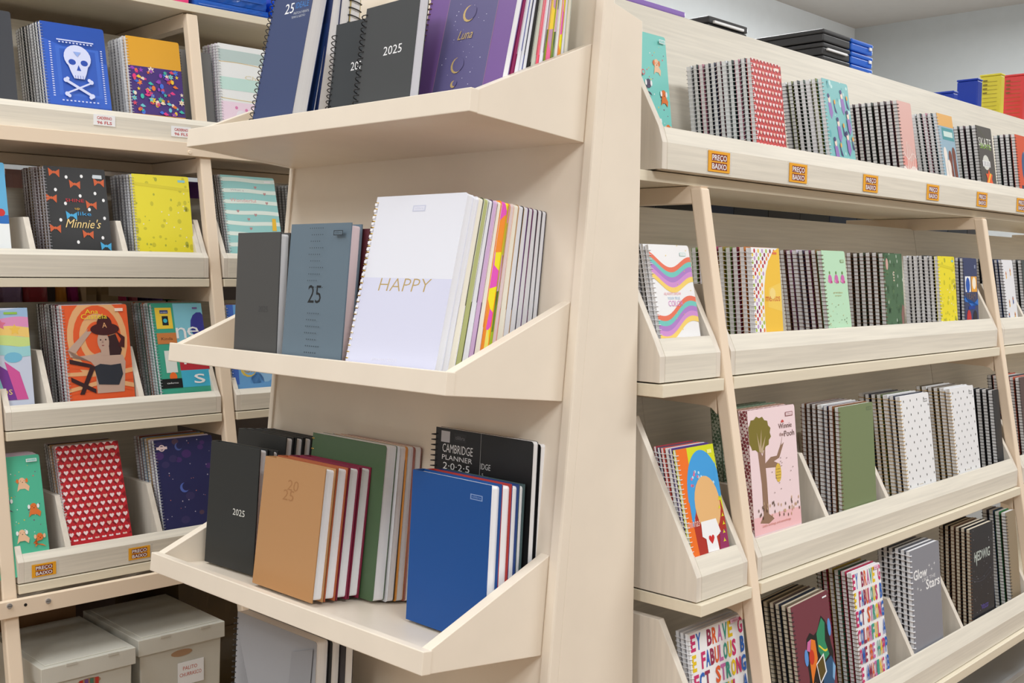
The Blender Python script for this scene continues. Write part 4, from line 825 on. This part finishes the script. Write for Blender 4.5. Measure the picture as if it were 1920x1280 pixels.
for i, (c, t, ds) in enumerate(((C(52, 56, 56), .012, 'dark grey edged planner behind the green one'), (C(196, 130, 60), .013, 'orange edged planner second behind the green one'), (C(150, 96, 86), .012, 'brown edged planner hindmost behind the green one'))):
    EB(2, 1.0225+i*.0135, 1.388-i*.004, .174, .226, t, .105-.01*i, C(206, 206, 210) if i == 0 else c, None, ds, kind='none', name='planner', back=c)
for i, (c, ds) in enumerate(((C(12, 76, 148), 'royal blue hardcover planner at front right of lower tray'), (C(178, 56, 50), 'red hardcover planner right behind the royal blue one'), (C(36, 66, 130), 'blue hardcover planner behind the red one'), (C(70, 92, 96), 'teal grey hardcover planner behind the blue ones'))):
    EB(2, (.983, 1.0045, 1.0235, 1.0385)[i], 1.127+i*.001, .152, .205, (.0205, .0185, .0145, .012)[i], .053, c, a_bluelogo if i == 0 else None, ds, kind='hard', name='hardcover_planner', aname='blue', yaw=-.02)
EB(2, 1.0525, 1.160, .188, .262, .010, .055, C(32, 32, 34), a_cambridge, 'black wire-bound planner with white lettering at back of lower tray', wire=BWIRE, kind='coil', name='coil_bound_planner', aname='camb')
EB(2, 1.0650, 1.150, .180, .258, .014, .055, C(32, 32, 34), None, 'black planner hindmost against the panel in lower tray', kind='none', name='planner')
# bottom tray
EB(3, .927, 1.478, .205, .270, .020, .057, C(160, 162, 168), a_greystripe, 'grey clear-covered coil planner on bottom cream tray', wire=BWIRE, kind='coil', name='coil_bound_planner', aname='grey', pitch=.0085)
EB(3, .949, 1.480, .215, .272, .014, .055, C(34, 34, 36), None, 'dark edged planner behind the grey clear-covered one', kind='none', name='planner')
EB(3, .965, 1.478, .226, .272, .014, .05, C(60, 56, 60), None, 'hindmost planner behind the grey clear-covered one', kind='none', name='planner')
# ================================================================ things on top of the right rack
def case_(x0, x1, y0, y1, z0, z1, mat, label, handle=True, knob=False, grp=None, hz=.010):
    t = Thing('document_case', label, 'document case', ((x0+x1)/2, y0, z0), 0, grp)
    mb = MB(); mb.box(x0, x1, y0, y1, z0, z0+(z1-z0)*.62, mat); t.part('case_body', mb, bevel=.003)
    mb = MB(); mb.box(x0-.001, x1+.001, y0-.001, y1, z0+(z1-z0)*.64, z1, mat); t.part('case_lid', mb, bevel=.003)
    if handle: mb = MB(); mb.box(x0+.012, x1-.02, y0-.006, y0-.0005, z0+hz, z0+hz+.005, white); t.part('handle', mb, bevel=.001)
    if knob: mb = MB(); mb.box(x1-.022, x1-.010, y0-.004, y0-.0005, z0+.010, z0+.017, white); t.part('clasp', mb, bevel=.001)
PBK = M('black_plastic', (58, 58, 60), rough=.3); PBL = M('blue_plastic', (30, 100, 210), rough=.3); PPU = M('purple_plastic', (150, 120, 196), rough=.25)
for i, z in enumerate((1.9455, 1.9735, 2.0025)):
    nm = ('bottom', 'middle', 'top')[i]
    case_(2.222, 2.345, 1.195, 1.42, z, z+.0265, PBK, '%s black plastic document case in stack on the rack' % nm, handle=(i == 1), grp='stacked black document cases')
    case_(2.352, 2.456, 1.195, 1.40, z, z+.0262, PBL, '%s blue plastic document case beside the black stack' % nm, handle=False, knob=True, grp='stacked blue document cases')
case_(1.790, 1.925, 1.20, 1.38, 1.9455, 1.983, PBK, 'single dark document case between purple and black cases', handle=True, hz=.0245)
case_(1.500, 1.712, 1.20, 1.42, 1.9455, 1.975, PPU, 'flat purple plastic case on top of right rack', handle=False)
def fbox(x0, x1, y0, y1, z1, mat, label, lines=False):   # broad side faces -X
    t = Thing('file_box', label, 'file box', ((x0+x1)/2, y0, 1.945), 0)
    mb = MB(); mb.box(x0, x1, y0, y1, 1.9455, z1-.006, mat); t.part('box_body', mb, bevel=.003)
    mb = MB(); mb.box(x0-.001, x1+.001, y0-.001, y1+.001, z1-.0058, z1, mat); t.part('box_lid', mb, bevel=.002)
    if lines:
        mb = MB()
        for k in range(11):
            f = 1 if k in (0, 1, 2, 3) else 0
            if f: mb.box(x0-.0016, x0-.0008, y1-.022, y1-.010, z1-.020-k*.0115, z1-.017-k*.0115, C(110, 96, 40))
            mb.box(x0-.0016, x0-.0008, y0+.010, y1-.010, z1-.0225-k*.0115, z1-.0218-k*.0115, C(150, 134, 60))
        t.part('printed_lines', mb)
PYE = M('yellow_plastic', (214, 200, 60), rough=.4); PRE = M('red_plastic', (206, 60, 64), rough=.4); PB2 = M('deep_blue_plastic', (24, 56, 160), rough=.35)
fbox(2.975, 3.005, 1.215, 1.290, 1.992, PB2, 'low blue file box left of the tall blue one on rack')
fbox(3.100, 3.135, 1.201, 1.258, 2.040, PB2, 'tall blue file box on the rack by the far wall')
fbox(3.272, 3.302, 1.202, 1.262, 2.077, PYE, 'yellow file box with printed lines on the rack', True)
fbox(3.450, 3.480, 1.200, 1.262, 2.100, PRE, 'red file box right of the yellow one', True)
# planners on the far side of the right rack, seen through the gap below the top shelf
for i in range(14):
    x = 1.66+i*.157
    make_book(frame(0, PI, (x+.15, 1.47, 1.474), 0, .03, 0), .154, .212-.004*(i % 3), .018, [C(40, 44, 56), C(52, 48, 50), C(34, 36, 40), C(36, 52, 84)][i % 4], None, kind='hard', name='hardcover_planner', label='dark planner seen through the gap, %s from the left' % ORD[i].replace('front', 'first'), cat='planner', group='dark planners on the far side of the right rack')
mb = MB(); mb.box(1.45, 3.9, 1.30, 1.56, 1.454, 1.472, OAK); RG.part('shelf_board', mb)
mb = MB(); mb.box(1.45, 3.9, 1.545, 1.56, 1.472, 1.50, OAK); RG.part('shelf_board', mb)
# ================================================================ packages seen through and on the left rack
def pouch(x0, x1, y, z0, z1, mat, label, name='pouch', rot=TH, grp=None, band=None, th=.03):
    t = Thing(name, label, 'package', ((x0+x1)/2, y, z0), rot, grp)
    mb = MB(); n = 6; cols = []
    for j in range(n+1):
        v = j/n; z = z0+(z1-z0)*v; d = th*(.12+math.sin(PI*min(max(v, .02), .98))**.6); row = []
        for i in range(n+1):
            u = i/n; x = x0+(x1-x0)*u; row.append((x, y+th-d*(math.sin(PI*min(max(u, .02), .98))**.5)+.0015*math.sin(9*u+5*v), z))
        cols.append(row)
    for j in range(n):
        for i in range(n): mb.poly([cols[j][i], cols[j][i+1], cols[j+1][i+1], cols[j+1][i]], mat)
    mb.poly([(x0, y+th, z0), (x0, y+th, z1), (x1, y+th, z1), (x1, y+th, z0)], mat)
    for a, b in (((0, 0), (n, 0)),): pass
    t.part('pouch_body', mb, smooth=False)
    mb = MB(); mb.box(x0, x1, y+th-.001, y+th+.001, z1, z1+.012, band or mat); t.part('seal', mb)
pc = [(1.000, 1.022, (190, 50, 60), 'red'), (1.024, 1.085, (176, 150, 196), 'lilac'), (1.088, 1.150, (190, 70, 80), 'speckled red'), (1.172, 1.200, (226, 150, 60), 'orange'), (1.202, 1.232, (176, 50, 130), 'magenta'), (1.330, 1.365, (206, 70, 120), 'pink and white'), (1.372, 1.395, (214, 120, 140), 'rose'), (1.400, 1.425, (60, 40, 90), 'dark violet'), (1.428, 1.472, (110, 84, 150), 'violet'), (1.480, 1.512, (60, 110, 66), 'green'), (1.517, 1.548, (110, 150, 110), 'pale green'), (1.60, 1.64, (70, 120, 60), 'leaf green')]
for i, (a, b, c, nm) in enumerate(pc):
    pouch(a, b, 2.92, 1.27, 1.443, M('pouch_%d' % i, c, rough=.25), '%s plastic pouch seen through the gap of left rack' % nm, grp='pouches behind the left rack')
for a, b, nm in ((1.234, 1.262, 'narrow'), (1.274, 1.322, 'wide')):
    tag_b = Thing('cardboard_box', '%s beige carton seen through the gap of left rack' % nm, 'box', ((a+b)/2, 2.9, 1.27), TH)
    mb = MB(); mb.box(a, b, 2.9, 2.97, 1.271, 1.445, C(206, 180, 140)); tag_b.part('carton_body', mb, bevel=.001)
    mb = MB(); mb.box(a, b, 2.899, 2.9, 1.42, 1.4455, C(196, 168, 126)); tag_b.part('flap', mb)
mb = MB(); mb.box(.25, 2.3, 3.12, 3.135, .445, 1.74, C(70, 56, 48)); LG.part('dark_gap_backing', mb)  # added dark sheet, stands in for the shade behind the pouches
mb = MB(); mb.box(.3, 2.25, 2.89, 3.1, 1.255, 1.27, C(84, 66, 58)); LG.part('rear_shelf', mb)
for i, (a, b, c, nm) in enumerate(((.90, .965, (110, 150, 214), 'blue'), (.985, 1.06, (236, 190, 186), 'pale pink'), (1.064, 1.135, (232, 96, 60), 'bright orange'), (1.155, 1.185, (232, 80, 50), 'red orange'), (1.19, 1.30, (206, 206, 206), 'grey and white'), (1.36, 1.50, (120, 70, 160), 'purple'))):
    pouch(a, b, 2.74, 1.50, 1.7265-.0125, M('upouch_%d' % i, c, rough=.3), '%s pouch peeking above the second row of left rack' % nm, grp='pouches above the second row')
mb = MB(); mb.box(.3, 2.25, 2.62, 2.88, 1.484, 1.499, OAK); LG.part('rear_shelf', mb)
PKB = M('blue_film_wrap', (40, 96, 190), rough=.15); PKP = M('pink_film_wrap', (232, 70, 130), rough=.2)
def wrap(x0, x1, y0, y1, z0, z1, mat, label, grp=None):
    t = Thing('wrapped_packet', label, 'package', ((x0+x1)/2, y0, z0), TH, grp); r = random.Random(hash_s(label)); mb = MB(); n = 14
    g = [[(x0+(x1-x0)*i/n, y0-.003*math.sin(PI*j/4)+r.uniform(-.0015, .0015), z0+(z1-z0)*j/4) for i in range(n+1)] for j in range(5)]
    for j in range(4):
        for i in range(n): mb.poly([g[j][i], g[j][i+1], g[j+1][i+1], g[j+1][i]], mat)
    for i in range(n): mb.poly([g[4][i], g[4][i+1], (g[4][i+1][0], y1, z1), (g[4][i][0], y1, z1)], mat); mb.poly([g[0][i+1], g[0][i], (g[0][i][0], y1, z0), (g[0][i+1][0], y1, z0)], mat)
    for k in (0, n): mb.poly([g[j][k] for j in range(5)] + [(g[0][k][0], y1, z1), (g[0][k][0], y1, z0)], mat)
    mb.poly([(x0, y1, z0), (x0, y1, z1), (x1, y1, z1), (x1, y1, z0)], mat); t.part('packet_body', mb)
    mb = MB(); mb.box(x0+.01, x1-.01, y0-.006, y0-.0045, z0+(z1-z0)*.45, z0+(z1-z0)*.55, mat); t.part('seam', mb)
wrap(1.33, 1.535, 2.49, 2.75, 2.1185, 2.142, PKB, 'lower blue film-wrapped packet on top of left rack', 'blue packets on the left rack')
wrap(1.335, 1.53, 2.492, 2.75, 2.1435, 2.175, PKB, 'upper blue film-wrapped packet on top of left rack', 'blue packets on the left rack')
wrap(1.545, 1.60, 2.47, 2.75, 2.1185, 2.20, M('bright_blue_plastic', (20, 80, 220), rough=.2), 'bright blue packet on left rack beside navy planner')
wrap(1.17, 1.315, 2.49, 2.75, 2.1185, 2.175, PKP, 'pink film-wrapped packet on top of left rack')
# ================================================================ storage boxes, lower left
FR = M('frosted_plastic', (208, 205, 194), rough=.30, spec=.5, noise=.03)
def sbox(x0, x1, y0, y1, z0, z1, label, note):
    t = Thing('storage_box', label, 'storage box', ((x0+x1)/2, (y0+y1)/2, z0), TH, 'frosted storage boxes')
    b = .006; mb = MB(); k = .010
    mb.hexa([(x0+k, y0+k, z0), (x1-k, y0+k, z0), (x1-k, y1-k, z0), (x0+k, y1-k, z0), (x0+b, y0+b, z1-.036), (x1-b, y0+b, z1-.036), (x1-b, y1-b, z1-.036), (x0+b, y1-b, z1-.036)], FR); bd = t.part('box_body', mb, bevel=.003)
    mb = MB(); mb.box(x0, x1, y0, y1, z1-.037, z1-.002, FR); mb.box(x0+.012, x1-.012, y0+.012, y1-.012, z1-.002, z1, FR); t.part('lid', mb, bevel=.003)
    xc = (x0+x1)/2; mb = MB(); pr = [(xc+.025*math.cos(a)*(1), z1-.052+.0075*math.sin(a)) for a in [PI*2*i/16 for i in range(16)]]
    yy = y0+b-.0005
    mb.prism(pr, lambda x, z: (x, yy, z), lambda x, z: (x, yy+.002, z), C(176, 140, 108)); t.part('handle_opening', mb)
    for xx in (x0+.05, x1-.06): mb = MB(); mb.box(xx, xx+.022, y0-.0015, y0+.0005, z1-.007, z1-.002, C(196, 192, 180)); t.part('latch', mb)
    mb = MB()
    if note == 'palito':
        cx = xc+.018; y_ = y0+b+.001; mb.box(cx-.028, cx+.034, y_-.003, y_-.002, z1-.125, z1-.074, white)
        put_text(mb, 'PALITO', lambda a, c: (a, y_-.0032, c), cx-.016, z1-.092, .0085, .034, C(200, 80, 50)); put_text(mb, 'CHURRASCO', lambda a, c: (a, y_-.0032, c), cx-.024, z1-.106, .0085, .052, C(200, 80, 50)); t.part('paper_note', mb)
    else:
        y_ = y0+b+.001
        for i, c in enumerate(((196, 50, 40), (120, 80, 140), (80, 120, 100), (190, 60, 50))): mb.box(xc-.02+i*.011, xc-.013+i*.011, y_-.003, y_-.002, z1-.060, z1-.046, C(*c))
        t.part('sticker', mb)
sbox(1.041, 1.2445, 2.203, 2.485, .4435, .7065, 'frosted storage box with handwritten paper note, right of the two', 'palito')
sbox(.830, 1.0265, 2.185, 2.47, .4435, .7015, 'frosted storage box with coloured sticker, left of the two', '')
wrap(1.26, 1.60, 2.45, 2.80, .4435, .735, M('brown_film', (84, 68, 44), rough=.18), 'dark brown film-wrapped parcel behind the storage boxes')
wrap(.70, 1.03, 2.50, 2.78, .4435, .735, M('kraft_brown', (132, 96, 62), rough=.5), 'brown kraft parcel behind the left storage box')
wrap(.72, 1.20, 2.30, 2.52, .800, .832, M('silver_film', (190, 190, 192), rough=.12, metal=.6), 'silver film packet resting under the lower left tray')
# ================================================================ grey crate, lower right
t = Thing('plastic_crate', 'grey plastic crate under the bottom right tray', 'crate', (2.5, 1.0, .30)); GP = M('grey_plastic', (158, 162, 166), rough=.35)
mb = MB(); mb.hexa([(1.70, .92, .30), (3.2, .92, .30), (3.2, 1.2, .30), (1.70, 1.2, .30), (1.68, .90, .58), (3.22, .90, .58), (3.22, 1.22, .58), (1.68, 1.22, .58)], GP); t.part('crate_body', mb, bevel=.004)
mb = MB(); mb.box(1.67, 3.23, .865, 1.23, .582, .60, GP); t.part('lid', mb, bevel=.004)
mb = MB(); mb.box(1.27, 3.9, .70, 1.20, .275, .298, OAKED); RG.part('base_board', mb)
# ---------------------------------------------------------------- finish: no emptied helper curves left
for c in list(bpy.data.curves):
    if not c.users: bpy.data.curves.remove(c)
